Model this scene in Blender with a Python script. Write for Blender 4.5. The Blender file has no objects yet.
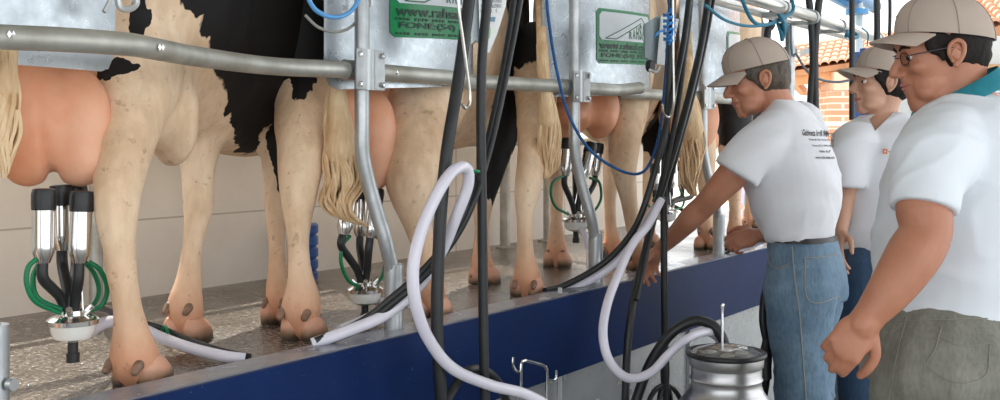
import bpy, bmesh, math, random
from mathutils import Vector, Matrix, noise, Quaternion
random.seed(7)
PI = math.pi
SC = bpy.context.scene
COL = SC.collection

# ------------------------------------------------------------------ camera model
# world: x runs along the milking pit, y from the pit towards the cows, z up; pit floor z=0
FPX = 1050.0; HY = 138.0
TH = math.atan2(725.0, FPX)
CAM = Vector((0.0, -1.81, 1.38))
FW = Vector((math.cos(TH), math.sin(TH), 0)); RT = Vector((math.sin(TH), -math.cos(TH), 0)); UP = Vector((0, 0, 1))
PZ = 0.83       # platform level
KZ = 0.85       # kerb top

def U(px, py, d):
    return CAM + FW*d + RT*((px-500)/FPX*d) + UP*((HY-py)/FPX*d)
def G(px, py, z):
    return U(px, py, (CAM.z-z)*FPX/(py-HY))
def W(px, py, Y):
    k = (px-500)/FPX
    return U(px, py, (Y-CAM.y)/(FW.y+RT.y*k))

# ------------------------------------------------------------------ materials
MATS = {}
def newmat(name):
    m = bpy.data.materials.new(name); m.use_nodes = True
    nt = m.node_tree; b = nt.nodes['Principled BSDF']
    return m, nt, b
def N(nt, t, **kw):
    n = nt.nodes.new(t)
    for k, v in kw.items(): setattr(n, k, v)
    return n
def ramp(nt, fac, stops):
    r = nt.nodes.new('ShaderNodeValToRGB')
    e = r.color_ramp.elements
    while len(e) < len(stops): e.new(0.5)
    for i, (p, c) in enumerate(stops):
        e[i].position = p; e[i].color = (*c, 1) if len(c) == 3 else c
    nt.links.new(fac, r.inputs['Fac']); return r.outputs['Color']
def noisetex(nt, scale, detail=4, rough=0.6, vec=None, dist=0.0):
    t = nt.nodes.new('ShaderNodeTexNoise')
    t.inputs['Scale'].default_value = scale; t.inputs['Detail'].default_value = detail
    t.inputs['Roughness'].default_value = rough; t.inputs['Distortion'].default_value = dist
    if vec is None: vec = objco(nt)
    nt.links.new(vec, t.inputs['Vector']); return t.outputs['Fac']
def objco(nt, scale=(1, 1, 1)):
    c = nt.nodes.new('ShaderNodeTexCoord'); o = c.outputs['Object']
    if scale != (1, 1, 1):
        mp = nt.nodes.new('ShaderNodeMapping'); mp.inputs['Scale'].default_value = scale
        nt.links.new(o, mp.inputs['Vector']); o = mp.outputs['Vector']
    return o
def bump(nt, b, fac, strength=0.2, dist=0.01):
    n = nt.nodes.new('ShaderNodeBump'); n.inputs['Strength'].default_value = strength; n.inputs['Distance'].default_value = dist
    nt.links.new(fac, n.inputs['Height']); nt.links.new(n.outputs['Normal'], b.inputs['Normal'])
def mat(name, c1, c2=None, rough=0.6, metal=0.0, scale=8, lo=0.35, hi=0.65, bmp=0.0, bdist=0.005, stretch=(1, 1, 1), trans=0.0, ior=1.45, coat=0.0, rlo=None, bscale=None, spec=None, detail=5):
    if name in MATS: return MATS[name]
    m, nt, b = newmat(name)
    b.inputs['Roughness'].default_value = rough; b.inputs['Metallic'].default_value = metal
    b.inputs['Transmission Weight'].default_value = trans; b.inputs['IOR'].default_value = ior
    b.inputs['Coat Weight'].default_value = coat
    if spec is not None: b.inputs['Specular IOR Level'].default_value = spec
    f = noisetex(nt, scale, detail, vec=objco(nt, stretch))
    if c2 is None: c2 = tuple(x*0.88 for x in c1)
    nt.links.new(ramp(nt, f, [(lo, c1), (hi, c2)]), b.inputs['Base Color'])
    if rlo is not None:
        mr = nt.nodes.new('ShaderNodeMapRange'); mr.inputs['From Min'].default_value = .3; mr.inputs['From Max'].default_value = .7
        mr.inputs['To Min'].default_value = rlo; mr.inputs['To Max'].default_value = rough
        nt.links.new(f, mr.inputs['Value']); nt.links.new(mr.outputs['Result'], b.inputs['Roughness'])
    if bmp: bump(nt, b, noisetex(nt, bscale or scale*3, 4, vec=objco(nt, stretch)), bmp, bdist)
    MATS[name] = m; return m

# ------------------------------------------------------------------ mesh tools
def cr(pts, n=8):
    """Catmull-Rom resample of a list of tuples (any dimension)"""
    P = [tuple(p) for p in pts]
    if len(P) < 3:
        return [tuple(a+(b-a)*i/n for a, b in zip(P[0], P[1])) for i in range(n+1)]
    P = [tuple(2*a-b for a, b in zip(P[0], P[1]))] + P + [tuple(2*a-b for a, b in zip(P[-1], P[-2]))]
    out = []
    for i in range(1, len(P)-2):
        for k in range(n):
            t = k/n
            out.append(tuple(0.5*(2*b + (c-a)*t + (2*a-5*b+4*c-d)*t*t + (3*b-a-3*c+d)*t**3) for a, b, c, d in zip(P[i-1], P[i], P[i+1], P[i+2])))
    out.append(P[-2]); return out
def ringloft(bm, rings, caps=True):
    vs = [[bm.verts.new(v) for v in r] for r in rings]
    n = len(vs[0])
    for a, b in zip(vs, vs[1:]):
        for i in range(n):
            bm.faces.new((a[i], a[(i+1) % n], b[(i+1) % n], b[i]))
    if caps:
        bm.faces.new(vs[0][::-1]); bm.faces.new(vs[-1])
def tube(bm, pts, r, seg=12, smooth=0, flat=1.0, caps=True, up=None):
    """pts: list of Vector; r: number or list. closed tube mesh"""
    if not hasattr(r, '__len__'): r = [r]*len(pts)
    data = [(*p, q) for p, q in zip(pts, r)]
    if smooth: data = cr(data, smooth)
    P = [Vector(d[:3]) for d in data]; R = [max(1e-4, d[3]) for d in data]
    rings = []; prev = None
    for i, p in enumerate(P):
        a = P[max(0, i-1)]; b = P[min(len(P)-1, i+1)]
        t = (b-a).normalized()
        if prev is None:
            ref = Vector(up) if up else (Vector((0, 0, 1)) if abs(t.z) < 0.9 else Vector((1, 0, 0)))
            x = (ref - t*ref.dot(t)).normalized()
        else:
            x = (prev - t*prev.dot(t)).normalized()
        prev = x; y = t.cross(x)
        rings.append([p + x*(math.cos(2*PI*k/seg)*R[i]) + y*(math.sin(2*PI*k/seg)*R[i]*flat) for k in range(seg)])
    ringloft(bm, rings, caps)
def limb(bm, pts, r, seg=14, smooth=5, flat=1.0, up=None):
    """tube with rounded ends"""
    tube(bm, pts, r, seg, smooth, flat, True, up)
    rr = r if hasattr(r, '__len__') else [r]*len(pts)
    ell(bm, pts[0], (rr[0],)*3, 10, 6); ell(bm, pts[-1], (rr[-1],)*3, 10, 6)
def ell(bm, c, r, useg=20, vseg=12, M=None):
    mt = Matrix.Translation(Vector(c)) @ (M.to_4x4() if M else Matrix.Identity(4)) @ Matrix.Diagonal((*r, 1))
    bmesh.ops.create_uvsphere(bm, u_segments=useg, v_segments=vseg, radius=1, matrix=mt)
def box(bm, c, s, M=None, bev=0.0):
    mt = Matrix.Translation(Vector(c)) @ (M.to_4x4() if M else Matrix.Identity(4)) @ Matrix.Diagonal((*s, 1))
    g = bmesh.ops.create_cube(bm, size=1, matrix=mt)
    if bev:
        es = list({e for v in g['verts'] for e in v.link_edges})
        bmesh.ops.bevel(bm, geom=es, offset=bev, segments=2, affect='EDGES', profile=0.6)
def lathe(bm, prof, c, seg=32, M=None, axis=None):
    """prof list of (r,z); rotates about z at c"""
    M = M or Matrix.Identity(3)
    rings = []
    for r, z in prof:
        rings.append([Vector(c) + M @ Vector((r*math.cos(2*PI*k/seg), r*math.sin(2*PI*k/seg), z)) for k in range(seg)])
    ringloft(bm, rings, True)
def prism(bm, poly, d):
    """poly: list of Vectors; extruded by Vector d"""
    a = [bm.verts.new(p) for p in poly]; b = [bm.verts.new(Vector(p)+Vector(d)) for p in poly]
    n = len(a); bm.faces.new(a[::-1]); bm.faces.new(b)
    for i in range(n): bm.faces.new((a[i], a[(i+1) % n], b[(i+1) % n], b[i]))
def zto(d):
    return Vector(d).to_track_quat('Z', 'Y').to_matrix()
def B(): return bmesh.new()

def obj(name, bm, m, parent=None, smooth=True, origin=None, angle=None):
    me = bpy.data.meshes.new(name)
    bmesh.ops.recalc_face_normals(bm, faces=bm.faces)
    bm.to_mesh(me); bm.free()
    return objm(name, me, m, parent, smooth, origin, angle)
def objm(name, me, m, parent=None, smooth=True, origin=None, angle=40):
    o = bpy.data.objects.new(name, me); COL.objects.link(o)
    if m: me.materials.clear(); me.materials.append(m)
    if smooth:
        me.polygons.foreach_set('use_smooth', [True]*len(me.polygons))
        try: me.set_sharp_from_angle(angle=math.radians(angle or 40))
        except Exception: pass
    if parent is not None:
        o.parent = parent
        # parent empties only carry a translation: keep world coordinates
        o.matrix_parent_inverse = Matrix.Translation(-wloc(parent))
    elif origin is not None:
        o.location = origin; me.transform(Matrix.Translation(-Vector(origin)))
    return o
def wloc(p):
    v = Vector(p.location)
    if p.parent is not None: v = v  # children of things keep location zero in world frame
    return v
def remesh(bm, voxel, it=4, fac=0.5, noisefn=None):
    """union of closed shells as one smooth skin -> mesh datablock"""
    bmesh.ops.recalc_face_normals(bm, faces=bm.faces)
    me = bpy.data.meshes.new('t'); bm.to_mesh(me); bm.free()
    o = bpy.data.objects.new('t', me); COL.objects.link(o)
    r = o.modifiers.new('r', 'REMESH'); r.mode = 'VOXEL'; r.voxel_size = voxel; r.adaptivity = 0
    if it:
        s = o.modifiers.new('s', 'SMOOTH'); s.factor = fac; s.iterations = it
    dg = bpy.context.evaluated_depsgraph_get()
    out = bpy.data.meshes.new_from_object(o.evaluated_get(dg), depsgraph=dg)
    bpy.data.objects.remove(o); bpy.data.meshes.remove(me)
    if noisefn:
        new = []
        for v in out.vertices:
            c = v.co.copy(); c = c + v.normal*noisefn(c); new.extend(c)
        out.vertices.foreach_set('co', new); out.update()
    return out
def trimesh(me, keep):
    """delete vertices for which keep(co) is false (open cut)"""
    bm = bmesh.new(); bm.from_mesh(me)
    bmesh.ops.delete(bm, geom=[v for v in bm.verts if not keep(v.co)], context='VERTS')
    bm.to_mesh(me); bm.free(); return me

def thing(name, label, cat, loc=(0, 0, 0), group=None):
    o = bpy.data.objects.new(name, None); COL.objects.link(o); o.location = loc; o.empty_display_size = .1
    o['label'] = label; o['category'] = cat
    if group: o['group'] = group
    bpy.context.view_layer.update()
    return o
def tag(o, label, cat, group=None):
    o['label'] = label; o['category'] = cat
    if group: o['group'] = group
    return o
def struct(name, bm, m, smooth=False):
    o = obj(name, bm, m, None, smooth); o['kind'] = 'structure'; return o
def sub(name, bm, m, parent, smooth=True, label=None, angle=40):
    """child whose geometry is given in world coordinates"""
    me = bpy.data.meshes.new(name)
    bmesh.ops.recalc_face_normals(bm, faces=bm.faces)
    bm.to_mesh(me); bm.free()
    return subm(name, me, m, parent, smooth, label, angle)
def subm(name, me, m, parent, smooth=True, label=None, angle=40):
    root = parent
    while root.parent is not None: root = root.parent
    me.transform(Matrix.Translation(-Vector(root.location)))
    o = bpy.data.objects.new(name, me); COL.objects.link(o)
    me.materials.clear(); me.materials.append(m)
    if smooth:
        me.polygons.foreach_set('use_smooth', [True]*len(me.polygons))
        me.set_sharp_from_angle(angle=math.radians(angle))
    o.parent = parent
    if label: o['label'] = label
    return o

def textmesh(body, size, bold=0.0, spacing=1.0):
    cu = bpy.data.curves.new('t', 'FONT'); cu.body = body; cu.size = size; cu.offset = bold; cu.resolution_u = 3
    cu.space_character = spacing
    o = bpy.data.objects.new('t', cu); COL.objects.link(o)
    dg = bpy.context.evaluated_depsgraph_get()
    me = bpy.data.meshes.new_from_object(o.evaluated_get(dg), depsgraph=dg)
    bpy.data.objects.remove(o)
    return me
def text_bm(bm, body, size, x0, x1, z0, h, fn, bold=0.0):
    """fit text into [x0,x1] x [z0,z0+h] in a 2-D frame and map it by fn(x,z)"""
    me = textmesh(body, size, bold)
    xs = [v.co.x for v in me.vertices]; ys = [v.co.y for v in me.vertices]
    ax, bx = min(xs), max(xs); ay, by = min(ys), max(ys)
    base = len(bm.verts); vs = []
    for v in me.vertices:
        vs.append(bm.verts.new(fn(x0+(v.co.x-ax)/(bx-ax)*(x1-x0), z0+(v.co.y-ay)/(by-ay)*h)))
    for p in me.polygons:
        try: bm.faces.new([vs[i] for i in p.vertices])
        except ValueError: pass
    bpy.data.meshes.remove(me)

# common materials
galv = mat('galvanised_steel', (.50, .52, .53), (.36, .38, .39), rough=.48, metal=.75, scale=14, lo=.3, hi=.7, bmp=.08, rlo=.3)
galvrail = mat('dirty_galvanised_rail', (.52, .52, .48), (.36, .35, .30), rough=.55, metal=.6, scale=9, lo=.35, hi=.65, bmp=.12, rlo=.38)
sheet = mat('zinc_sheet', (.50, .54, .57), (.40, .44, .47), rough=.36, metal=.85, scale=26, lo=.35, hi=.65, rlo=.24, bmp=.03)
steel = mat('polished_steel', (.72, .72, .71), (.6, .6, .59), rough=.16, metal=1, scale=5)
steel_b = mat('brushed_aluminium', (.56, .56, .56), (.44, .44, .44), rough=.34, metal=.95, scale=6, stretch=(1, 1, 10), bmp=.03)
rubber = mat('black_rubber', (.012, .013, .014), (.022, .024, .025), rough=.38, scale=9)
whitehose = mat('milky_plastic_hose', (.74, .72, .80), (.66, .64, .73), rough=.22, scale=5, coat=.3)
greenrub = mat('green_rubber', (.0, .21, .08), (.0, .15, .055), rough=.35, scale=6)
bluerope = mat('blue_rope', (.02, .12, .33), (.01, .07, .22), rough=.7, scale=60)
wire = mat('chrome_wire', (.62, .60, .55), (.5, .48, .44), rough=.25, metal=1, scale=10)

# ------------------------------------------------------------------ setting
def floor_mat():
    m, nt, b = newmat('wet_concrete')
    f = noisetex(nt, 7, 8, .65); f2 = noisetex(nt, 75, 2, .8); f3 = noisetex(nt, 2.2, 3)
    c = ramp(nt, f, [(.3, (.095, .08, .065)), (.7, (.165, .14, .115))])
    mx = N(nt, 'ShaderNodeMix', data_type='RGBA', blend_type='MULTIPLY'); mx.inputs['Factor'].default_value = .8
    nt.links.new(c, mx.inputs[6]); nt.links.new(ramp(nt, f2, [(.40, (.22, .21, .19)), (.47, (.95, .95, .95)), (.57, (1, 1, 1)), (.61, (2.6, 2.6, 2.6))]), mx.inputs[7])  # speckled concrete; the palest specks also put tiny wet glints into the colour
    nt.links.new(mx.outputs[2], b.inputs['Base Color'])
    nt.links.new(ramp(nt, f3, [(.35, (.06,)*3), (.6, (.26,)*3)]), b.inputs['Roughness'])
    bump(nt, b, f2, .55, .005)
    return m
wet = floor_mat()
pitfloor = mat('pit_concrete', (.30, .29, .27), (.20, .195, .18), rough=.5, scale=5, bmp=.2)
bm = B(); box(bm, (5, -2.1, -.05), (22, 4.8, .1)); struct('floor', bm, pitfloor)
bm = B(); box(bm, (4.5, .68, PZ/2-.02), (15, 1.18, PZ+.04-.001)); 
o = struct('floor_platform', bm, wet)
# blue kerb beam: face 0.26 high, grey worn top
def blue_mat():
    m, nt, b = newmat('blue_painted_steel')
    f = noisetex(nt, 55, 4, .7); f2 = noisetex(nt, 2, 3); f3 = noisetex(nt, 160, 2)
    c = ramp(nt, f2, [(.3, (.003, .015, .07)), (.7, (.005, .022, .10))])
    mx = N(nt, 'ShaderNodeMix', data_type='RGBA'); nt.links.new(c, mx.inputs[6]); mx.inputs[7].default_value = (.30, .36, .5, 1)
    nt.links.new(ramp(nt, f, [(.66, (0, 0, 0)), (.72, (.5,)*3)]), mx.inputs[0]); nt.links.new(mx.outputs[2], b.inputs['Base Color'])
    b.inputs['Roughness'].default_value = .45; b.inputs['Specular IOR Level'].default_value = .12
    bump(nt, b, f3, .06, .002); return m
bluep = blue_mat()
bm = B(); box(bm, (4.5, .006, KZ-.13), (15, .012, .26), bev=.002); struct('trim_1', bm, bluep)
kerbtop = mat('worn_kerb_top', (.27, .28, .31), (.17, .19, .24), rough=.3, scale=12, lo=.35, hi=.65, rlo=.12, bmp=.12)
bm = B(); box(bm, (4.5, .065, KZ-.02), (15, .105, .044), bev=.006); struct('trim_2', bm, kerbtop)
# grey recessed wall under the kerb
greyw = mat('grey_pit_wall', (.50, .52, .53), (.40, .42, .43), rough=.32, metal=.35, scale=5, bmp=.015, rlo=.2)
bm = B(); box(bm, (4.5, .09, (KZ-.26)/2), (15, .06, KZ-.26)); struct('wall_pit', bm, greyw)
bm = B()
for px in (560, 689, 905): box(bm, W(px, 370, .052), (.008, .012, .56))
struct('trim_3', bm, mat('grey_joint', (.62, .63, .64), rough=.4))
# back wall of cream panels
def wall_mat():
    m, nt, b = newmat('cream_wall_panels')
    co = objco(nt)
    sep = N(nt, 'ShaderNodeSeparateXYZ'); nt.links.new(co, sep.inputs[0])
    def line(out, period, width):
        a = N(nt, 'ShaderNodeMath', operation='MODULO'); nt.links.new(out, a.inputs[0]); a.inputs[1].default_value = period
        c = N(nt, 'ShaderNodeMath', operation='LESS_THAN'); nt.links.new(a.outputs[0], c.inputs[0]); c.inputs[1].default_value = width
        return c.outputs[0]
    f = noisetex(nt, 3, 6)
    base = ramp(nt, f, [(.3, (.86, .82, .75)), (.7, (.76, .71, .63))])
    mx = N(nt, 'ShaderNodeMix', data_type='RGBA'); nt.links.new(base, mx.inputs[6]); mx.inputs[7].default_value = (.52, .47, .40, 1)
    add = N(nt, 'ShaderNodeMath', operation='MAXIMUM')
    nt.links.new(line(sep.outputs['Z'], .365, .006), add.inputs[0]); nt.links.new(line(sep.outputs['X'], 1.02, .008), add.inputs[1])
    nt.links.new(add.outputs[0], mx.inputs[0]); nt.links.new(mx.outputs[2], b.inputs['Base Color'])
    b.inputs['Roughness'].default_value = .45; return m
bm = B(); box(bm, (2.02, 1.30, PZ+.25), (8.25, .06, .54)); struct('wall_back', bm, wall_mat())
# ground outside beyond the platform
ground = mat('pale_dusty_ground', (.62, .58, .50), (.5, .46, .39), rough=.9, scale=2)
bm = B(); box(bm, (20, 21.5, .30), (90, 40.3, .6)); struct('ground', bm, ground)
bm = B(); box(bm, (31.5, -11, -.06), (31, 26, .1)); struct('ground.001', bm, ground)
# ------------------------------------------------------------------ posts, rails, splash panels
def XYpost(px): return W(px, 90, .234)
POSTX = [2.374-1.29, 2.40, 3.69, 4.99]
# solve post X from the photograph's columns
YR = .13
def solveX(px, Y): return W(px, 100, Y).x
UPX = {1: solveX(362, YR), 2: solveX(577, YR), 3: solveX(703, YR)}
pitch = (UPX[3]-UPX[1])/2
UPX = {k: UPX[1]+pitch*(k-1) for k in (0, 1, 2, 3, 4)}
RZ = 1.565
def post(k, label):
    x = UPX[k]-(UPX[0]+.085-W(-6, 350, .09).x if k == 0 else 0); yu = YR; xl = x+.085; yl = .09
    t = thing('stall_post', label, 'post', (xl, yl, PZ), 'galvanised stall posts along the kerb')
    zk = 1.34
    bm = B(); tube(bm, [Vector(p) for p in ((x, yu, 2.5), (x, yu, 1.9), (x, yu, 1.45), (x+.004, yu, 1.33), (x+.03, yu-.01, 1.22), (xl-.03, yl+.005, 1.10), (xl-.004, yl, 1.0), (xl, yl, .9))], .0205, 16, 6); sub('pole', bm, galv, t)
    bm = B(); tube(bm, [Vector((xl, yl, PZ-.005)), Vector((xl, yl, PZ+.20))], .027, 16)
    lathe(bm, [(.0, 0), (.012, 0), (.012, .012), (.0, .012)], (xl+.012, yl-.030, PZ+.09), 10, zto((.3, -1, 0)))
    lathe(bm, [(.045, .0), (.045, .008), (.0, .008)], (xl, yl, PZ-.001), 20)
    sub('foot_sleeve', bm, galv, t)
    # clamp: a half-shell with two bolted ears either side of the post
    bm = B(); box(bm, (x, yu-.03, RZ), (.115, .008, .11), bev=.003)
    tube(bm, [Vector((x, yu-.012, RZ-.055)), Vector((x, yu-.012, RZ+.055))], .0275, 16)
    tube(bm, [Vector((x-.05, yu+.02, RZ)), Vector((x+.05, yu+.02, RZ))], .028, 14)
    c = sub('clamp', bm, galv, t)
    for sx in (-1, 1):
        for sz in (-1, 1):
            bm = B(); lathe(bm, [(0, 0), (.0085, 0), (.0085, .006), (.004, .008), (0, .008)], (x+sx*.045, yu-.033, RZ+sz*.04), 6, zto((0, -1, 0))); sub('bolt', bm, steel, c, False)
    return t
post(0, 'galvanised post whose bent foot just shows at the far left edge')
post(1, 'galvanised stall post left of the pair of hanging black hoses')
post(2, 'galvanised stall post crossing the middle cow panel, behind the blue rope')
post(3, 'galvanised stall post just left of the capped man reaching in')

def rail(pts, label, r=.0235, cap=True):
    pts = [Vector(p) for p in pts]
    t = thing('rump_rail', label, 'rail', (pts[-1].x, pts[-1].y, PZ), 'galvanised rump rails')
    t.location = pts[0]; bpy.context.view_layer.update()
    bm = B(); tube(bm, pts, r, 16, 6)
    if cap:
        d = (pts[-1]-pts[-2]).normalized(); lathe(bm, [(r*1.03, -.01), (r*1.03, .0), (r*.75, .018), (.004, .03), (0, .03)], pts[-1], 16, zto(d))
    sub('pipe', bm, galvrail, t)
    return t
def bolt(p, d, parent):
    bm = B(); lathe(bm, [(0, 0), (.008, 0), (.008, .006), (0, .008)], p, 6, zto(d)); sub('bolt', bm, steel, parent, False)
p1 = Vector((UPX[1], YR+.016, RZ)); p2 = Vector((UPX[2], YR+.016, RZ)); p3 = Vector((UPX[3], YR+.016, RZ))
def GR(px, y): return G(px, y, RZ) if False else U(px, y, (RZ-CAM.z)*FPX/(HY-y))
r1 = rail([GR(-60, 33.5), GR(0, 37), GR(60, 39.5), GR(125, 44), GR(150, 48), GR(200, 57), GR(270, 66), p1+Vector((-.07, .01, 0)), p1, p1+Vector((.25, 0, 0)), p1+Vector((.48, .02, 0)), p1+Vector((.62, .06, -.01))], 'long bent rump rail across the two left cows')
for px, y in ((3, 35), (153, 48), (325, 70)): bolt(GR(px, y)+Vector((0, -.021, .0)), (0, -1, 0), r1)
bolt(p1+Vector((.14, -.021, 0)), (0, -1, 0), r1)
r2 = rail([p2+Vector((-.56, .10, 0)), p2+Vector((-.42, .05, 0)), p2+Vector((-.12, .01, 0)), p2, p2+Vector((.3, -.02, 0)), W(640, 88, .10)], 'rump rail ending in a pointed cap beside the grey control box')
r3 = rail([p3+Vector((-.55, .12, 0)), p3+Vector((-.4, .06, 0)), p3+Vector((-.1, .01, 0)), p3, p3+Vector((.3, 0, 0)), p3+Vector((.9, 0, 0))], 'farthest rump rail running behind the capped man\'s face')

green_st = mat('green_sticker', (.0, .24, .075), (.0, .20, .06), rough=.3, scale=6)
white_st = mat('white_sticker', (.72, .76, .80), (.66, .7, .74), rough=.3, scale=6)
ink_st = mat('dark_green_ink', (.004, .03, .018), rough=.4, scale=6)
logo_st = mat('logo_green_ink', (.01, .15, .07), rough=.4, scale=6)
def panel(x0, x1, yc, label, sticker=None, right_turn=.10, z0=1.528, z1=2.22, tilt=.045):
    t = thing('splash_panel', label, 'panel', (x0, yc, z0), 'zinc splash panels behind the cows')
    w = x1-x0
    def S(x, z, off=0.0):
        s = (x-x0)/w
        y = yc + .10*(s-.45)**2*2 + right_turn*max(0, (s-.78)/.22)**2 + .0
        dy = (.4*(s-.45) + 2*right_turn*max(0, (s-.78)/.22)/.22)/w
        n = Vector((dy, -1, 0)).normalized()
        return Vector((x, y, z+tilt*s)) + n*off
    bm = B(); nx, nz = 48, 8; rc = .05
    grid = {}
    for i in range(nx+1):
        x = x0+w*i/nx
        e = min(x-x0, x1-x)
        lift = rc - math.sqrt(max(0, rc*rc-(rc-e)**2)) if e < rc else 0
        for j in range(nz+1):
            zb = z0+lift
            z = zb+(z1-zb)*j/nz
            for side, off in ((0, 0.0), (1, -.003)):
                grid[i, j, side] = bm.verts.new(S(x, z, off))
    for i in range(nx):
        for j in range(nz):
            bm.faces.new((grid[i, j, 0], grid[i+1, j, 0], grid[i+1, j+1, 0], grid[i, j+1, 0]))
            bm.faces.new((grid[i, j, 1], grid[i, j+1, 1], grid[i+1, j+1, 1], grid[i+1, j, 1]))
    for i in range(nx):
        for j in (0, nz): bm.faces.new((grid[i, j, 0], grid[i, j, 1], grid[i+1, j, 1], grid[i+1, j, 0]))
    for j in range(nz):
        for i in (0, nx): bm.faces.new((grid[i, j, 0], grid[i, j+1, 0], grid[i, j+1, 1], grid[i, j, 1]))
    sub('sheet', bm, sheet, t)
    bm = B()
    tube(bm, [S(x0+w*.3, z1-.03, -.02), S(x0+w*.3, 2.45, -.03)], .008, 8); tube(bm, [S(x0+w*.7, z1-.03, -.02), S(x0+w*.7, 2.45, -.03)], .008, 8)
    sub('hanger', bm, galv, t)
    if sticker:
        sx, sw, sz, sh = sticker
        def quad(xa, xb, za, zb, off, m, name, parent, rr=.015, n=24):
            bm = B(); cols = []
            for i in range(n+1):
                x = xa+(xb-xa)*i/n; e = min(x-xa, xb-x); l = rr-math.sqrt(max(0, rr*rr-(rr-e)**2)) if e < rr else 0
                cols.append((bm.verts.new(S(x, za+l, off)), bm.verts.new(S(x, zb-l, off))))
            for a, b in zip(cols, cols[1:]): bm.faces.new((a[0], b[0], b[1], a[1]))
            return sub(name, bm, m, parent, False)
        st = quad(sx, sx+sw, sz, sz+sh, .002, green_st, 'sticker', t)
        st['label'] = 'green and white supplier sticker'
        quad(sx+.018, sx+sw-.018, sz+sh*.43, sz+sh-.012, .0032, white_st, 'white_field', st)
        f = lambda x, z: S(x, z, .0045)
        bm = B()
        text_bm(bm, 'www.rahsal.com', 1, sx+.02, sx+sw-.015, sz+sh*.27, sh*.13, f, .02)
        text_bm(bm, 'FONE:(54) 3338', 1, sx+.035, sx+sw-.03, sz+sh*.095, sh*.10, f, .02)
        # line of print too small to read, kept as a fine dotted rule
        for k in range(26):
            xa = sx+.02+k*(sw-.05)/26
            if k % 5 == 4: continue
            for zz, hh in ((sz+.008, .007), (sz+sh*.215, .008)):
                v = [bm.verts.new(f(a, b)) for a, b in ((xa, zz), (xa+.009, zz), (xa+.009, zz+hh), (xa, zz+hh))]; bm.faces.new(v)
        sub('lettering', bm, ink_st, st, False)
        bm = B()
        pk = (sx+sw*.78, sz+sh*.90)
        def line(a, b, th=.0022):
            n = 12; d = Vector((b[0]-a[0], b[1]-a[1], 0)).normalized(); q = (-d.y*th, d.x*th); vs = []
            for i in range(n+1):
                x = a[0]+(b[0]-a[0])*i/n; z = a[1]+(b[1]-a[1])*i/n
                vs.append((bm.verts.new(f(x-q[0], z-q[1])), bm.verts.new(f(x+q[0], z+q[1]))))
            for u_, v_ in zip(vs, vs[1:]): bm.faces.new((u_[0], v_[0], v_[1], u_[1]))
        zb = sz+sh*.46
        line((sx+sw*.12, zb), pk); line((sx+sw*.30, zb), (sx+sw*.78, sz+sh*.80)); line(pk, (sx+sw*.93, sz+sh*.70))
        line((sx+sw*.12, zb), (sx+sw*.3, zb))
        word = 'RAHSAL'; xs = sx+sw*.53
        cw = sw*.068
        for k, chh in enumerate(word):
            hgt = sh*(.14+.05*min(k, 4)) if k < 5 else sh*.26
            text_bm(bm, chh, 1, xs+k*cw, xs+k*cw+cw*.78, zb+.004, hgt, f, .03)
        sub('logo', bm, logo_st, st, False)
    return t
PY = .18
panel(.30, W(138, 60, PY).x, PY, 'plain zinc splash panel behind the left cow, top left corner', None, right_turn=.02, tilt=0)
xa = W(335, 80, PY).x; xs = W(391, 60, PY).x
panel(xa, W(470, 60, PY+.14).x, PY, 'zinc splash panel with a large green sticker partly covered by black hoses', (xs, .50, 1.660, .235), right_turn=.09, z0=1.512)
xb = W(552, 60, PY).x; xs3 = W(597, 60, PY).x
panel(xb, W(648, 60, PY+.13).x, PY, 'zinc splash panel with a full green sticker right of the middle post', (xs3, .50, 1.653, .215), right_turn=.10)
xc = W(688, 60, PY).x
panel(xc, xc+.83, PY, 'zinc splash panel behind the capped man, sticker mostly hidden by his cap', (W(727, 60, PY).x, .42, 1.66, .215), right_turn=.06)

# back rail along the breast wall and its uprights
t = thing('breast_rail', 'thin galvanised pipe rail on top of the low cream wall', 'rail', (0, 1.2, PZ))
bm = B(); tube(bm, [Vector((-2, 1.22, 1.36)), Vector((8, 1.22, 1.36))], .022, 12); sub('pipe', bm, galvrail, t)
t2 = thing('breast_rail', 'upper galvanised pipe rail over the cows\' necks', 'rail', (0, 1.2, PZ))
bm = B(); tube(bm, [Vector((-2, 1.22, 1.95)), Vector((8, 1.22, 1.95))], .022, 12); sub('pipe', bm, galvrail, t2)
for px, r, lab in ((96, .022, 'thin upright pole at the wall between milking cups and left cow\'s leg'), (505, .026, 'spotted upright pole at the cream wall right of the black hoses'), (547, .02, 'narrow upright pole at the wall behind the middle cow\'s hind leg')):
    x = W(px, 240, 1.17).x
    o = thing('back_post', lab, 'post', (x, 1.17, PZ), 'uprights along the cream wall')
    bm = B(); tube(bm, [Vector((x, 1.17, PZ-.002)), Vector((x, 1.17, 2.3))], r, 14); sub('pole', bm, galvrail, o)
    bm = B(); lathe(bm, [(.05, 0), (.05, .008), (0, .008)], (x, 1.17, PZ-.001), 16); sub('foot_plate', bm, galvrail, o)

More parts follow.
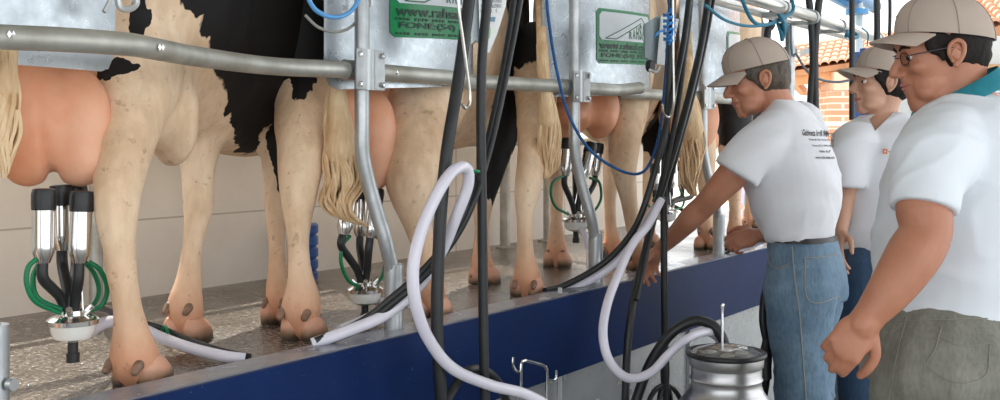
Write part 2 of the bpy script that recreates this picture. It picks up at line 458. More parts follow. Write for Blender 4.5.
# ------------------------------------------------------------------ cows
def coat_mat(name, org, blobs, whites, phi=0.0):
    """cream coat with black patches: patches are unions of ellipsoids placed on the animal"""
    m, nt, b = newmat(name)
    co = objco(nt)
    hair = noisetex(nt, 28, 5, .6, vec=objco(nt, (1, 1, .35)))
    big = noisetex(nt, 3.5, 4)
    cream = ramp(nt, big, [(.3, (.84, .67, .49)), (.55, (.76, .55, .37)), (.72, (.60, .40, .25))])
    mx0 = N(nt, 'ShaderNodeMix', data_type='RGBA', blend_type='MULTIPLY'); mx0.inputs[0].default_value = .5
    nt.links.new(cream, mx0.inputs[6]); nt.links.new(ramp(nt, hair, [(.3, (.72, .66, .58)), (.6, (1.08, 1.08, 1.08))]), mx0.inputs[7])
    cur = mx0.outputs[2]
    # dirty pink lower legs
    sep = N(nt, 'ShaderNodeSeparateXYZ'); nt.links.new(co, sep.inputs[0])
    ad = N(nt, 'ShaderNodeMath', operation='MULTIPLY_ADD'); nt.links.new(big, ad.inputs[0]); ad.inputs[1].default_value = .16; nt.links.new(sep.outputs['Z'], ad.inputs[2])
    fac = ramp(nt, ad.outputs[0], [(.13, (.85,)*3), (.24, (.25,)*3), (.40, (0, 0, 0))])
    mx1 = N(nt, 'ShaderNodeMix', data_type='RGBA'); nt.links.new(fac, mx1.inputs[0]); nt.links.new(cur, mx1.inputs[6]); mx1.inputs[7].default_value = (.62, .27, .15, 1)
    mud = noisetex(nt, 34, 4, .7)
    mx1b = N(nt, 'ShaderNodeMix', data_type='RGBA'); nt.links.new(ramp(nt, mud, [(.60, (0, 0, 0)), (.70, (.55,)*3)]), mx1b.inputs[0]); nt.links.new(mx1.outputs[2], mx1b.inputs[6]); mx1b.inputs[7].default_value = (.28, .17, .09, 1)
    cur = mx1b.outputs[2]
    # distorted coordinates for ragged edges
    nz = nt.nodes.new('ShaderNodeTexNoise'); nz.inputs['Scale'].default_value = 16; nz.inputs['Detail'].default_value = 5
    mp = N(nt, 'ShaderNodeMapping'); mp.inputs['Scale'].default_value = (1, 1, .5); nt.links.new(co, mp.inputs['Vector']); nt.links.new(mp.outputs[0], nz.inputs['Vector'])
    sc = N(nt, 'ShaderNodeVectorMath', operation='MULTIPLY_ADD'); sc.inputs[1].default_value = (.09, .09, .09); nt.links.new(nz.outputs['Color'], sc.inputs[0])
    sc.inputs[2].default_value = (-.045, -.045, -.045)
    rot = N(nt, 'ShaderNodeVectorRotate', rotation_type='Z_AXIS'); rot.inputs['Angle'].default_value = -phi; nt.links.new(co, rot.inputs['Vector'])
    addv = N(nt, 'ShaderNodeVectorMath', operation='ADD'); nt.links.new(rot.outputs[0], addv.inputs[0]); nt.links.new(sc.outputs[0], addv.inputs[1])
    Rz = Matrix.Rotation(-phi, 3, 'Z')
    def union(lst):
        last = None
        for c, r in lst:
            s = N(nt, 'ShaderNodeVectorMath', operation='SUBTRACT'); nt.links.new(addv.outputs[0], s.inputs[0]); s.inputs[1].default_value = Rz @ (Vector(c)-Vector(org))
            d = N(nt, 'ShaderNodeVectorMath', operation='DIVIDE'); nt.links.new(s.outputs[0], d.inputs[0]); d.inputs[1].default_value = r
            l = N(nt, 'ShaderNodeVectorMath', operation='LENGTH'); nt.links.new(d.outputs[0], l.inputs[0])
            v = l.outputs['Value']
            if last is not None:
                mn = N(nt, 'ShaderNodeMath', operation='MINIMUM'); nt.links.new(last, mn.inputs[0]); nt.links.new(v, mn.inputs[1]); v = mn.outputs[0]
            last = v
        return last
    if blobs:
        fb = ramp(nt, union(blobs), [(.97, (1, 1, 1)), (1.0, (0, 0, 0))])
        if whites:
            fw = ramp(nt, union(whites), [(.97, (0, 0, 0)), (1.0, (1, 1, 1))])
            mm = N(nt, 'ShaderNodeMix', data_type='RGBA', blend_type='MULTIPLY'); mm.inputs[0].default_value = 1
            nt.links.new(fb, mm.inputs[6]); nt.links.new(fw, mm.inputs[7]); fb = mm.outputs[2]
        mx = N(nt, 'ShaderNodeMix', data_type='RGBA'); nt.links.new(fb, mx.inputs[0]); nt.links.new(cur, mx.inputs[6]); mx.inputs[7].default_value = (.010, .009, .009, 1)
        cur = mx.outputs[2]
    nt.links.new(cur, b.inputs['Base Color'])
    b.inputs['Roughness'].default_value = .62
    b.inputs['Specular IOR Level'].default_value = .25
    bump(nt, b, hair, .25, .004)
    return m
def udder_mat():
    m, nt, b = newmat('udder_skin')
    f = noisetex(nt, 5, 5); f2 = noisetex(nt, 30, 4)
    c = ramp(nt, f, [(.3, (.84, .42, .26)), (.7, (.74, .30, .15))])
    f3 = noisetex(nt, 2.2, 5, vec=objco(nt, (1, 1, .5)), dist=.6)
    mx = N(nt, 'ShaderNodeMix', data_type='RGBA'); nt.links.new(ramp(nt, f3, [(.42, (0, 0, 0)), (.62, (.75,)*3)]), mx.inputs[0]); nt.links.new(c, mx.inputs[6]); mx.inputs[7].default_value = (.86, .58, .42, 1)
    nt.links.new(mx.outputs[2], b.inputs['Base Color']); b.inputs['Roughness'].default_value = .5
    b.inputs['Subsurface Weight'].default_value = .15; b.inputs['Subsurface Radius'].default_value = (.05, .02, .01)
    bump(nt, b, f2, .15, .004); return m
udder_m = udder_mat()
def hoof_mat():
    m, nt, b = newmat('hoof_horn'); co = objco(nt); sep = N(nt, 'ShaderNodeSeparateXYZ'); nt.links.new(co, sep.inputs[0])
    ad = N(nt, 'ShaderNodeMath', operation='MULTIPLY_ADD'); nt.links.new(noisetex(nt, 20, 4), ad.inputs[0]); ad.inputs[1].default_value = .03; nt.links.new(sep.outputs['Z'], ad.inputs[2])
    nt.links.new(ramp(nt, ad.outputs[0], [(.022, (.07, .045, .03)), (.034, (.30, .17, .10)), (.052, (.66, .34, .22))]), b.inputs['Base Color'])
    b.inputs['Roughness'].default_value = .5; bump(nt, b, noisetex(nt, 50, 3), .3, .003); return m
hoof_m = hoof_mat()
dew_m = mat('dewclaw_horn', (.30, .17, .11), (.15, .09, .06), rough=.5, scale=40)
tail_m = mat('cream_tail_hair', (.84, .64, .40), (.62, .39, .20), rough=.6, scale=10, stretch=(3, 3, .6), bmp=.5, bscale=60)
eye_m = mat('dark_eye', (.01, .008, .006), rough=.1, scale=3)
muz_m = mat('muzzle_skin', (.35, .22, .18), (.1, .07, .06), rough=.4, scale=12)
horn_m = mat('ear_skin', (.03, .025, .025), rough=.6)

def hoof(px, py, Y, toe, parent, w=.062):
    """two-toed hoof; (px,py) where it meets the floor"""
    c = G(px, py, PZ) if Y is None else Vector((W(px, py, Y).x, Y, PZ))
    toe = Vector((*toe, 0)).normalized(); sd = Vector((toe.y, -toe.x, 0))
    h = None
    for s in (-1, 1):
        bm = B()
        rings = []
        for z, l, ww, off in ((0, .075, .034, .0), (.02, .070, .034, -.003), (.045, .058, .031, -.010), (.065, .046, .027, -.018)):
            cc = c + sd*(s*.033) + toe*(off+.0) + Vector((0, 0, z))
            rings.append([cc + toe*(math.cos(2*PI*k/16)*l*(1.0 if math.cos(2*PI*k/16) > 0 else .75)) + sd*(math.sin(2*PI*k/16)*ww) for k in range(16)])
        ringloft(bm, rings); h = sub('hoof', bm, hoof_m, parent)
    return c, toe, sd

def cow(name_label, hip, alpha, legs, patches, whites, udder, tailp, scale=1.0, seed=1, headon=True, flank=None, midpx=500, crease=None):
    """hip: Vector on floor under the hips; alpha: heading; legs: dict of joint lists [(point, radius)...] hoof upward"""
    f = Vector((math.cos(alpha), math.sin(alpha), 0)); l = Vector((-f.y, f.x, 0))
    org = Vector((hip.x, hip.y, PZ))
    t = thing('dairy_cow', name_label, 'cow', org, None)
    s = scale
    def L(a, b, z): return org + f*(a*s) + l*((b + .55*max(0, a-1.0)**1.5)*s) + Vector((0, 0, z*s))
    bm = B()
    prof = [(-.20, 1.06, .06, .06), (-.17, .98, .17, .15), (-.08, .94, .27, .215), (.06, .90, .35, .25), (.25, .87, .385, .255), (.5, .85, .405, .275), (.75, .845, .405, .275), (1.0, .86, .375, .235), (1.15, .90, .31, .18), (1.26, .96, .2, .12)]
    rings = []
    for a, zc, hz, hw in cr(prof, 4):
        ring = []
        for k in range(28):
            an = 2*PI*k/28; cs, sn = math.cos(an), math.sin(an)
            e = .85
            x = .93*hw*math.copysign(abs(cs)**e, cs); z = hz*math.copysign(abs(sn)**.95, sn)
            if z < 0: x *= 1-.12*(z/hz)**2
            ring.append(L(a, x, zc+z))
        rings.append(ring)
    ringloft(bm, rings)
    # hip bones, tail head, shoulder blades
    for sg in (-1, 1):
        ell(bm, L(.14, sg*.20, 1.18), (.09, .07, .06)); ell(bm, L(-.15, sg*.09, 1.10), (.05, .05, .05))
        ell(bm, L(.98, sg*.15, .95), (.15, .10, .27), M=Matrix.Rotation(alpha, 3, 'Z'))
    # neck and head
    limb(bm, [L(1.05, 0, 1.0), L(1.3, .02, 1.10), L(1.55, .04, 1.2)], [.21*s, .165*s, .12*s], 18, 5)
    H = [L(1.52, .04, 1.26), L(1.62, .045, 1.22), L(1.76, .05, 1.12), L(1.90, .055, 1.01), L(1.96, .057, .965)]
    limb(bm, H, [.105*s, .11*s, .085*s, .068*s, .06*s], 18, 4)
    # legs
    for key, joints in legs.items():
        P = [j[0] for j in joints]; R = [j[1] for j in joints]
        limb(bm, P, R, 18, 5)
    # thighs: deep muscle from hip to stifle, seen from behind
    if flank:
        for c, r, rot in flank: ell(bm, c, r, 24, 16, M=Matrix.Rotation(rot, 3, 'Z'))
    me = remesh(bm, .016, 7, .5, lambda v: .0045*noise.noise(v*9)+.0024*noise.noise(Vector((v.x*24, v.y*24, v.z*9))))
    cm = coat_mat('coat_%d' % seed, org, patches, whites, TH-math.atan((midpx-500)/FPX)-PI/2)
    body = subm('body', me, cm, t, angle=180)
    # hooves
    for key, joints in legs.items():
        base = joints[0][0]
        toe = f if key[1] == 'H' else f
        c = Vector((base.x, base.y, PZ)); toe = Vector(f); sd = Vector((toe.y, -toe.x, 0))
        R0 = joints[1][1]
        for q in (-1, 1):
            bm = B(); rings = []
            for z, ln, ww, off in ((0, .060, .031, .008), (.016, .060, .032, .005), (.034, .054, .030, .0), (.05, .044, .026, -.006), (.062, .03, .018, -.01)):
                cc = c + sd*(q*.0295) + toe*off + Vector((0, 0, z))
                rings.append([cc + toe*(math.cos(2*PI*k/18)*ln*(1.1 if math.cos(2*PI*k/18) > 0 else .85)) + sd*(math.sin(2*PI*k/18)*ww) for k in range(18)])
            ringloft(bm, rings); sub('hoof', bm, hoof_m, t)
            bm = B(); d0 = joints[1][0] - toe*(R0*.92) + sd*(q*R0*.62) + Vector((0, 0, -.012))
            limb(bm, [d0+toe*.014+Vector((0, 0, .006)), d0-toe*.002+Vector((0, 0, -.006))], [.0125, .009], 10, 2); sub('dewclaw', bm, dew_m, t)
    # head parts
    for sg in (-1, 1):
        bm = B(); e = L(1.55, .04+sg*.10, 1.27)
        limb(bm, [e, e+l*(sg*.09*s)+Vector((0, 0, -.01)), e+l*(sg*.17*s)+Vector((0, 0, -.05))], [.02, .045, .012], 12, 4, flat=.35); sub('ear', bm, cm, t)
        bm = B(); ell(bm, L(1.66, .045+sg*.078, 1.22), (.018,)*3, 14, 10); sub('eye', bm, eye_m, t)
    bm = B(); ell(bm, L(1.965, .057, .955), (.05*s, .055*s, .045*s), 18, 12, Matrix.Rotation(alpha, 3, 'Z')); sub('muzzle', bm, muz_m, t)
    # udder
    bm = B()
    for c, r in udder: ell(bm, c, r, 24, 16)
    def crs(v):
        k = .002*noise.noise(v*14)
        if crease:
            (x0, y0), (x1, y1) = crease
            d = (v-CAM).dot(FW); px = 500+(v-CAM).dot(RT)/d*FPX; py = HY-(v-CAM).dot(UP)/d*FPX
            tt = (py-y0)/(y1-y0)
            if tt > 0: k -= .020*min(1, tt)*math.exp(-((px-(x0+(x1-x0)*tt))/5.0)**2)
        return k
    me = remesh(bm, .010, 7, .5, crs); subm('udder', me, udder_m, t, angle=180)
    # tail: bone, then a switch of strands
    P = [Vector(p[0]) for p in tailp]; R = [p[1] for p in tailp]
    n0 = max(2, len(P)//2)
    bm = B(); limb(bm, P[:n0+1], R[:n0+1], 12, 4)
    # strands
    rnd = random.Random(seed)
    sp = cr([(*p, r) for p, r in zip(P, R)], 6)
    start = int(len(sp)*.22)
    for k in range(95):
        i0 = rnd.randint(start, int(len(sp)*.62)); i1 = min(len(sp)-1, i0+rnd.randint(int(len(sp)*.25), int(len(sp)*.75)))
        an = rnd.uniform(0, 2*PI); rr = math.sqrt(rnd.random())
        pts = []; rad = []
        ph = rnd.uniform(0, 6); 
        for i in range(i0, i1+1, 2):
            x, y, z, r = sp[i]; q = r*rr*(.95+.12*math.sin(i*.5+ph)); a2 = an+.25*math.sin(i*.3+ph)
            tt = (i-i0)/max(1, i1-i0)
            pts.append(Vector((x, y, z)) + RT*(math.cos(a2)*q) + FW*(math.sin(a2)*q*.8)); rad.append(.0052*(1-tt)**.6+.0012)
        if len(pts) > 2: tube(bm, pts, rad, 5, 2)
    sub('tail', bm, tail_m, t, label='cream tail with a wavy switch')
    return t

AL = math.radians(20)
def V(px, py, Y): return W(px, py, Y)
def leg(lst):
    out = []
    for i, (px, py, Y, r) in enumerate(lst):
        p = W(px, py, Y)
        out.append((p, r))
    return out
def bl(px, py, Y, rx, ry, dep=.6):
    p = W(px, py, Y); k = (p-CAM).dot(FW)/FPX
    return (p, (rx*k, dep, ry*k))
# ---- cow 1 (far left)
hip1 = Vector((W(72, 100, .50).x, .50, 0)); hip1.x += .10
f_ = Vector((math.cos(AL), math.sin(AL), 0)); rt_ = Vector((f_.y, -f_.x, 0))
def local(hip, a, b, z): return Vector((hip.x, hip.y, PZ)) + f_*a + rt_*b + Vector((0, 0, z))
c1_legs = {
 'RH': leg([(140, 376, .20, .046), (135, 358, .20, .058), (131, 335, .20, .044), (128, 310, .20, .034), (122, 275, .20, .034), (119, 238, .20, .042), (117, 200, .21, .054), (121, 165, .24, .063), (127, 120, .30, .085), (134, 75, .38, .12), (138, 20, .44, .13)]),
 'LH': leg([(-70, 400, .30, .045), (-72, 378, .30, .052), (-75, 335, .30, .035), (-80, 275, .30, .038), (-86, 205, .33, .060), (-80, 150, .38, .08), (-75, 90, .44, .11), (-65, 30, .5, .13)]),
 'LF': leg([(186, 322, .52, .045), (185, 303, .53, .050), (187, 285, .54, .040), (190, 262, .55, .030), (194, 235, .56, .033), (198, 205, .57, .045), (199, 175, .58, .048), (200, 140, .60, .065), (205, 95, .66, .09)]),
 'RF': leg([(281, 312, .50, .040), (279, 298, .51, .044), (278, 280, .52, .036), (277, 258, .53, .028), (276, 225, .54, .032), (276, 198, .55, .040), (277, 170, .56, .043), (277, 135, .58, .06), (272, 95, .62, .09)]),
}
c1_p = [bl(262, -30, .6, 78, 110), bl(268, 62, .6, 70, 70), bl(246, 118, .6, 18, 38), bl(279, 150, .56, 9, 44, .10), bl(279, 120, .56, 11, 30, .2), bl(198, -8, .4, 24, 34, .3), bl(238, 36, .5, 38, 52), bl(118, 66, .3, 22, 10, .2), bl(103, 74, .25, 6, 5, .2), bl(142, 14, .35, 9, 26, .3)]
c1_w = []
c1_u = [(V(28, 118, .38), (.082, .10, .155)), (V(73, 124, .34), (.078, .10, .135)), (V(27, 155, .38), (.060, .08, .066)), (V(80, 157, .31), (.057, .075, .068)), (V(50, 75, .50), (.15, .12, .2)), (V(52, 112, .42), (.11, .08, .13))]
cow('black and cream cow at the left edge, black shoulder, large orange udder', hip1, AL, c1_legs, c1_p, c1_w, c1_u,
    [(V(9, -60, .36), .03), (V(8, 0, .26), .024), (V(6, 60, .20), .022), (V(4, 90, .2), .028), (V(3, 120, .2), .034), (V(2, 150, .2), .03), (V(2, 178, .2), .012)], 1.12, 1, midpx=220, crease=((34, 85), (55, 185)),
    flank=[(V(150, 60, .42), (.12, .10, .22), 0), (V(172, 118, .42), (.055, .09, .13), 0)])
# ---- cow 2
hip2 = Vector((W(372, 80, .50).x, .50, 0))
c2_legs = {
 'LH': leg([(303, 325, .27, .046), (301, 308, .28, .058), (301, 288, .28, .046), (299, 265, .28, .034), (298, 235, .29, .036), (298, 205, .30, .050), (299, 178, .32, .062), (302, 140, .36, .075), (306, 105, .42, .095), (318, 60, .5, .12)]),
 'RH': leg([(432, 300, .19, .045), (430, 286, .19, .052), (428, 268, .18, .038), (423, 245, .19, .037), (416, 215, .20, .052), (410, 180, .22, .078), (415, 140, .26, .105), (422, 100, .33, .13), (428, 50, .40, .14)]),
 'LF': leg([(484, 284, .50, .044), (483, 270, .51, .050), (482, 252, .52, .036), (482, 225, .53, .032), (485, 195, .54, .046), (491, 165, .55, .062), (499, 130, .57, .085), (504, 95, .6, .10)]),
 'RF': leg([(557, 261, .55, .042), (557, 250, .56, .048), (556, 235, .57, .036), (556, 215, .58, .031), (556, 190, .59, .036), (556, 160, .6, .045), (552, 125, .62, .065), (545, 95, .64, .09)]),
}
c2_p = [bl(300, 28, .4, 36, 54), bl(301, 78, .35, 15, 24, .3), bl(516, 0, .7, 44, 115), bl(506, 112, .7, 24, 50), bl(495, 165, .6, 16, 46, .5), bl(512, 125, .7, 14, 40), bl(430, -90, .7, 110, 70)]
c2_w = [bl(468, 105, .6, 26, 46), bl(345, 50, .3, 15, 90), bl(484, 85, .5, 12, 24), bl(517, 118, .5, 4, 8)]
c2_u = [(V(333, 120, .40), (.085, .10, .17)), (V(368, 140, .34), (.082, .10, .17)), (V(345, 150, .42), (.08, .09, .11)), (V(372, 168, .34), (.06, .07, .07)), (V(352, 90, .46), (.15, .12, .18))]
cow('cow in the second stall, cream tail swishing over its milking cups', hip2, AL, c2_legs, c2_p, c2_w, c2_u,
    [(V(338, -40, .42), .03), (V(337, 20, .30), .022), (V(337, 70, .26), .022), (V(337, 95, .25), .026), (V(338, 120, .24), .036), (V(341, 150, .23), .050), (V(345, 178, .22), .058), (V(338, 200, .21), .05), (V(345, 216, .2), .032), (V(366, 226, .19), .010)], 1.14, 2, midpx=420, crease=((346, 110), (358, 175)),
    flank=[(V(440, 70, .45), (.12, .12, .25), 0), (V(300, 40, .5), (.12, .12, .25), 0)])
# ---- cow 3
hip3 = Vector((W(590, 90, .50).x, .50, 0))
c3_legs = {
 'LH': leg([(527, 292, .20, .044), (527, 280, .20, .054), (526, 263, .20, .041), (525, 245, .20, .032), (525, 215, .20, .034), (528, 188, .21, .050), (531, 162, .24, .055), (534, 130, .30, .066), (536, 95, .38, .085), (536, 50, .46, .12)]),
 'RH': leg([(640, 264, .2, .042), (638, 254, .2, .047), (636, 240, .19, .036), (632, 220, .20, .035), (628, 195, .21, .040), (624, 170, .23, .054), (625, 135, .27, .076), (627, 100, .33, .10), (630, 50, .40, .13)]),
 'LF': leg([(612, 255, .55, .042), (612, 245, .55, .047), (611, 230, .56, .034), (610, 210, .57, .032), (610, 185, .58, .038), (612, 155, .6, .05), (616, 120, .62, .07)]),
 'RF': leg([(648, 248, .60, .042), (648, 238, .60, .046), (648, 222, .60, .034), (648, 200, .6, .031), (649, 175, .6, .038), (652, 145, .6, .05), (655, 115, .62, .08)]),
}
c3_p = [bl(520, 16, .4, 30, 52), bl(505, 66, .4, 8, 12, .3), bl(668, 50, .7, 20, 80), bl(620, -120, .7, 110, 80), bl(660, 112, .7, 19, 56), bl(657, 118, .7, 13, 36), bl(652, 140, .6, 9, 20)]
c3_w = [bl(541, 42, .3, 5, 24, .3), bl(548, 75, .25, 16, 14, .3)]
c3_u = [(V(570, 105, .40), (.075, .10, .16)), (V(597, 108, .34), (.075, .10, .13)), (V(568, 116, .38), (.060, .08, .055)), (V(598, 119, .32), (.056, .08, .055)), (V(585, 75, .46), (.15, .12, .18))]
cow('cow in the third stall, white hind legs either side of a hanging tail', hip3, AL, c3_legs, c3_p, c3_w, c3_u,
    [(V(541, -40, .42), .03), (V(541, 10, .27), .02), (V(542, 60, .19), .018), (V(545, 90, .18), .024), (V(548, 120, .18), .040), (V(549, 150, .18), .046), (V(548, 168, .18), .036), (V(546, 178, .18), .014)], 1.17, 3, midpx=590, crease=((580, 100), (585, 140)),
    flank=[(V(640, 60, .45), (.10, .12, .25), 0)])
# ---- cow 4
hip4 = Vector((W(712, 95, .55).x, .55, 0))
c4_legs = {
 'LH': leg([(706, 238, .30, .042), (706, 228, .30, .047), (706, 212, .30, .034), (705, 190, .30, .038), (705, 165, .32, .055), (700, 135, .36, .08), (690, 95, .45, .11)]),
 'RH': leg([(735, 240, .20, .042), (735, 232, .20, .047), (735, 215, .20, .034), (734, 195, .21, .038), (733, 172, .23, .055), (733, 145, .28, .08), (734, 105, .38, .11)]),
 'LF': leg([(750, 228, .6, .042), (750, 218, .6, .046), (750, 200, .6, .033), (750, 170, .6, .036), (750, 140, .6, .06), (750, 105, .62, .09)]),
 'RF': leg([(768, 226, .6, .042), (768, 216, .6, .046), (768, 200, .6, .033), (768, 170, .6, .036), (768, 140, .6, .06), (768, 105, .62, .09)]),
}
c4_p = [bl(732, 105, .4, 22, 66), bl(720, -60, .5, 60, 60), bl(760, 70, .5, 40, 80), bl(650, 40, .5, 20, 60)]
c4_w = []
c4_u = [(V(680, 110, .40), (.10, .11, .19)), (V(697, 118, .34), (.10, .11, .17)), (V(680, 140, .38), (.08, .09, .09)), (V(703, 140, .36), (.08, .08, .09)), (V(692, 80, .46), (.15, .12, .2))]
cow('farthest cow, long pale tail hanging left of the reaching man', hip4, AL, c4_legs, c4_p, c4_w, c4_u,
    [(V(688, -30, .40), .03), (V(688, 20, .25), .02), (V(688, 80, .14), .024), (V(688, 105, .13), .045), (V(690, 130, .12), .062), (V(691, 155, .12), .058), (V(690, 180, .12), .04), (V(694, 196, .12), .018)], 1.2, 4, midpx=720)
# ------------------------------------------------------------------ milking clusters
OD = Vector((.80, .60, 0))
bowl_m = mat('clear_milk_bowl', (.80, .80, .76), (.7, .69, .64), rough=.18, scale=8, coat=.4)
darkpl = mat('dark_plastic', (.02, .02, .022), rough=.45)
def cluster(Y, cups, claw, s, label, greens, outlet=True):
    """cups: (top px, py, bottom px, py, Y offset); claw: (px, py of the lid); s: metres per drawn unit"""
    c = W(*claw, Y)
    t = thing('milking_cluster', label, 'milking cluster', (c.x, c.y, c.z-.10), 'milking clusters hanging under the udders')
    # claw: bowl, lid, outlets
    bm = B(); lathe(bm, [(0, -.045), (.022, -.044), (.040, -.036), (.047, -.020), (.048, -.004), (0, -.004)], c, 28, Matrix.Identity(3)*1); sub('claw_bowl', bm, bowl_m, t)
    bm = B(); lathe(bm, [(0, -.006), (.054, -.006), (.055, .004), (.046, .010), (.026, .014), (.024, .024), (0, .026)], c, 28)
    for k in range(4):
        a = PI/4+k*PI/2; d = Vector((math.cos(a), math.sin(a), 0)); tube(bm, [c+d*.018+Vector((0, 0, .01)), c+d*.04+Vector((0, 0, .032))], .007, 8)
    sub('claw_lid', bm, steel, t)
    bm = B(); tube(bm, [c+Vector((0, 0, -.04)), c+Vector((0, 0, -.075))], .011, 12); lathe(bm, [(0, 0), (.014, 0), (.014, -.02), (0, -.02)][::-1], c+Vector((0, 0, -.07)), 12); sub('shut_off_valve', bm, darkpl, t)
    bm = B(); tube(bm, [c+OD*.03+Vector((0, 0, -.03)), c+OD*.085+Vector((0, 0, -.042))], .0105, 12); sub('milk_outlet', bm, bowl_m, t)
    # wire hanging hook
    bm = B(); tube(bm, [c+RT*-.012+UP*.02, c+RT*.004+UP*.10, c+RT*.010+UP*.118, c+RT*.016+UP*.10, c+RT*.022+UP*.02], .0022, 6, 5); sub('wire_hook', bm, steel, t)
    for i, (x0, y0, x1, y1, dy) in enumerate(cups):
        a = W(x0, y0, Y+dy); b = W(x1, y1, Y+dy); d = (b-a).normalized(); ln = (b-a).length
        M = zto(-d)
        r = .0235*s
        bm = B(); lathe(bm, [(0, -ln), (r*.62, -ln), (r*.8, -ln+.012), (r*.97, -ln+.022), (r, -ln+.035), (r, -.028), (0, -.028)], a, 24, M); shell = sub('teat_cup_shell', bm, steel, t)
        bm = B(); lathe(bm, [(0, -.034), (r*1.06, -.034), (r*1.10, -.02), (r*1.10, .0), (r*1.0, .010), (r*.6, .012), (0, .012)], a, 24, M); sub('rubber_mouthpiece', bm, rubber, shell)
        ang = PI/4+i*PI/2
        e = c + Vector((0, 0, .022)) + RT*((x1-claw[0])*.0006)
        bm = B(); tube(bm, [b-d*.015, b+d*.03, b*.6+e*.4+d*.012, e+(b-e)*.22+UP*.008, e], [.0115*s, .012*s, .012*s, .0115*s, .009*s], 12, 6); sub('short_milk_tube', bm, rubber, t)
    for pts in greens:
        bm = B(); tube(bm, [W(x, y, Y+dy) for x, y, dy in pts], .0056*s, 10, 6); sub('pulse_tube', bm, greenrub, t, label='green rubber pulse tube')
    return t, c
cl1, c1 = cluster(.27, [(44, 194, 43, 263, 0), (61, 190, 62, 250, .07), (82, 196, 79, 263, -.02), (76, 190, 76, 252, .08)], (73, 321), 1.0,
    'milking cluster with shiny cups under the leftmost udder',
    [[(36, 259, 0), (28, 268, .0), (27, 285, .0), (36, 302, .0), (60, 313, .0)], [(89, 262, -.01), (100, 270, -.02), (107, 287, -.02), (102, 305, -.01), (82, 313, 0)], [(86, 263, .02), (95, 275, .03), (99, 292, .03), (92, 306, .02), (78, 312, 0)], [(40, 262, .03), (33, 278, .03), (38, 298, .03), (62, 310, 0)]])
cl2, c2 = cluster(.33, [(352, 190, 343, 235, 0), (361, 188, 360, 236, .06), (376, 192, 370, 238, -.02), (368, 190, 370, 225, .08)], (365, 290), 1.0,
    'milking cluster behind the swishing cream tail',
    [[(350, 236, 0), (343, 245, 0), (341, 262, 0), (348, 280, 0), (358, 286, 0)], [(376, 236, 0), (384, 246, 0), (385, 265, 0), (380, 280, 0), (370, 286, 0)]])
cl3, c3 = cluster(.30, [(568, 141, 565, 176, 0), (574, 141, 575, 172, .06), (591, 146, 583, 178, -.02), (598, 146, 595, 176, .05)], (576, 220), 1.0,
    'milking cluster under the udder crossed by the blue rope',
    [[(563, 176, 0), (553, 182, 0), (551, 195, 0), (556, 207, 0), (568, 214, 0)], [(590, 178, 0), (599, 182, 0), (601, 198, 0), (594, 211, 0), (582, 215, 0)]])
cl4, c4 = cluster(.30, [(671, 166, 671, 188, 0), (682, 164, 682, 190, .05), (655, 166, 655, 190, 0), (693, 170, 692, 190, 0)], (666, 212), .9,
    'farthest milking cluster, just above the reaching man\'s hand',
    [[(650, 190, 0), (646, 198, 0), (650, 207, 0), (660, 210, 0)], [(680, 190, 0), (684, 198, 0), (682, 207, 0), (672, 210, 0)]])

# ------------------------------------------------------------------ hoses
def hose(name, label, cat, pts, r, m, group=None, seg=12):
    P = [Vector(p) for p in pts]
    # a hanging hose runs on up to the roof it is slung from
    for e in (0, -1):
        q = P[e]
        if q.z > 1.8 and q.x < 5.3 and q.y < 1.9:
            u_ = Vector((q.x, q.y, 3.272)); P = [u_, (u_+q)/2]+P if e == 0 else P+[(u_+q)/2, u_]
    q = P[-1]
    if q.z < .72 and q.y < -.05 and 'milk can' not in label:      # hoses that run on down to the pit floor
        P += [q+(q-P[-2]).normalized()*.06+Vector((0, 0, -.12)), Vector((q.x+.06, q.y-.03, max(.14, q.z*.3))), Vector((q.x+.12, q.y-.08, r+.003)), Vector((q.x+.3, q.y-.10, r+.001))]
    bm = B(); tube(bm, P, r, seg, 8)
    base = min(P, key=lambda p: p.z)
    o = obj(name, bm, m, None, True, origin=base)
    tag(o, label, cat, group); return o
def tie(name_parent, p, d, R, m):
    d = Vector(d).normalized(); x = d.orthogonal().normalized(); y = d.cross(x)
    bm = B(); pts = [Vector(p)+x*(math.cos(a)*R)+y*(math.sin(a)*R*.7) for a in [2*PI*k/16 for k in range(17)]]
    tube(bm, pts, .0042, 6); return sub('tie', bm, m, name_parent, label='green plastic tie')
A = -.14
D = lambda lst: [W(*p) for p in lst]
BH = 'black hoses hanging over the kerb'
hose('black_hose', 'thick black hose hanging in front of the large green sticker\'s right end', 'hose', D([(474, -70, A), (470, -10, A), (464, 40, A), (456, 95, A), (447, 150, A), (441, 210, A), (438, 270, A), (437, 330, A), (440, 380, A), (443, 430, A)]), .0165, rubber)
hose('black_hose', 'straight black hose hanging beside the keypad box', 'hose', D([(489, -60, A-.02), (487, 0, A-.02), (482, 60, A-.02), (481, 130, A-.02), (482, 200, A-.02), (483, 290, A-.02), (484, 360, A-.02), (486, 430, A-.02)]), .0135, rubber)
wl = hose('milk_hose', 'big loop of milky white hose hanging left of the black hoses', 'hose', D([(312, 344, .11), (345, 332, .06), (385, 315, .0), (415, 290, -.04), (440, 255, -.10), (457, 215, -.16), (468, 185, -.19), (466, 168, -.20), (452, 172, -.21), (435, 198, -.21), (420, 235, -.2), (413, 270, -.2), (416, 305, -.2), (428, 338, -.19), (452, 368, -.18), (490, 385, -.18), (530, 396, -.2), (560, 420, -.25)]), .0155, whitehose)
bh = hose('pulse_hose', 'pair of thin black hoses slanting down to the swishing cow\'s cups', 'hose', D([(520, -60, A), (514, 0, A), (505, 60, A), (495, 110, A), (484, 155, A), (470, 200, -.15), (452, 235, -.12), (425, 268, -.07), (395, 295, -.02), (360, 322, .05), (315, 341, .10)]), .0095, rubber)
tie(wl, W(472, 172, -.19), (0.1, .1, 1), .026, greenrub)
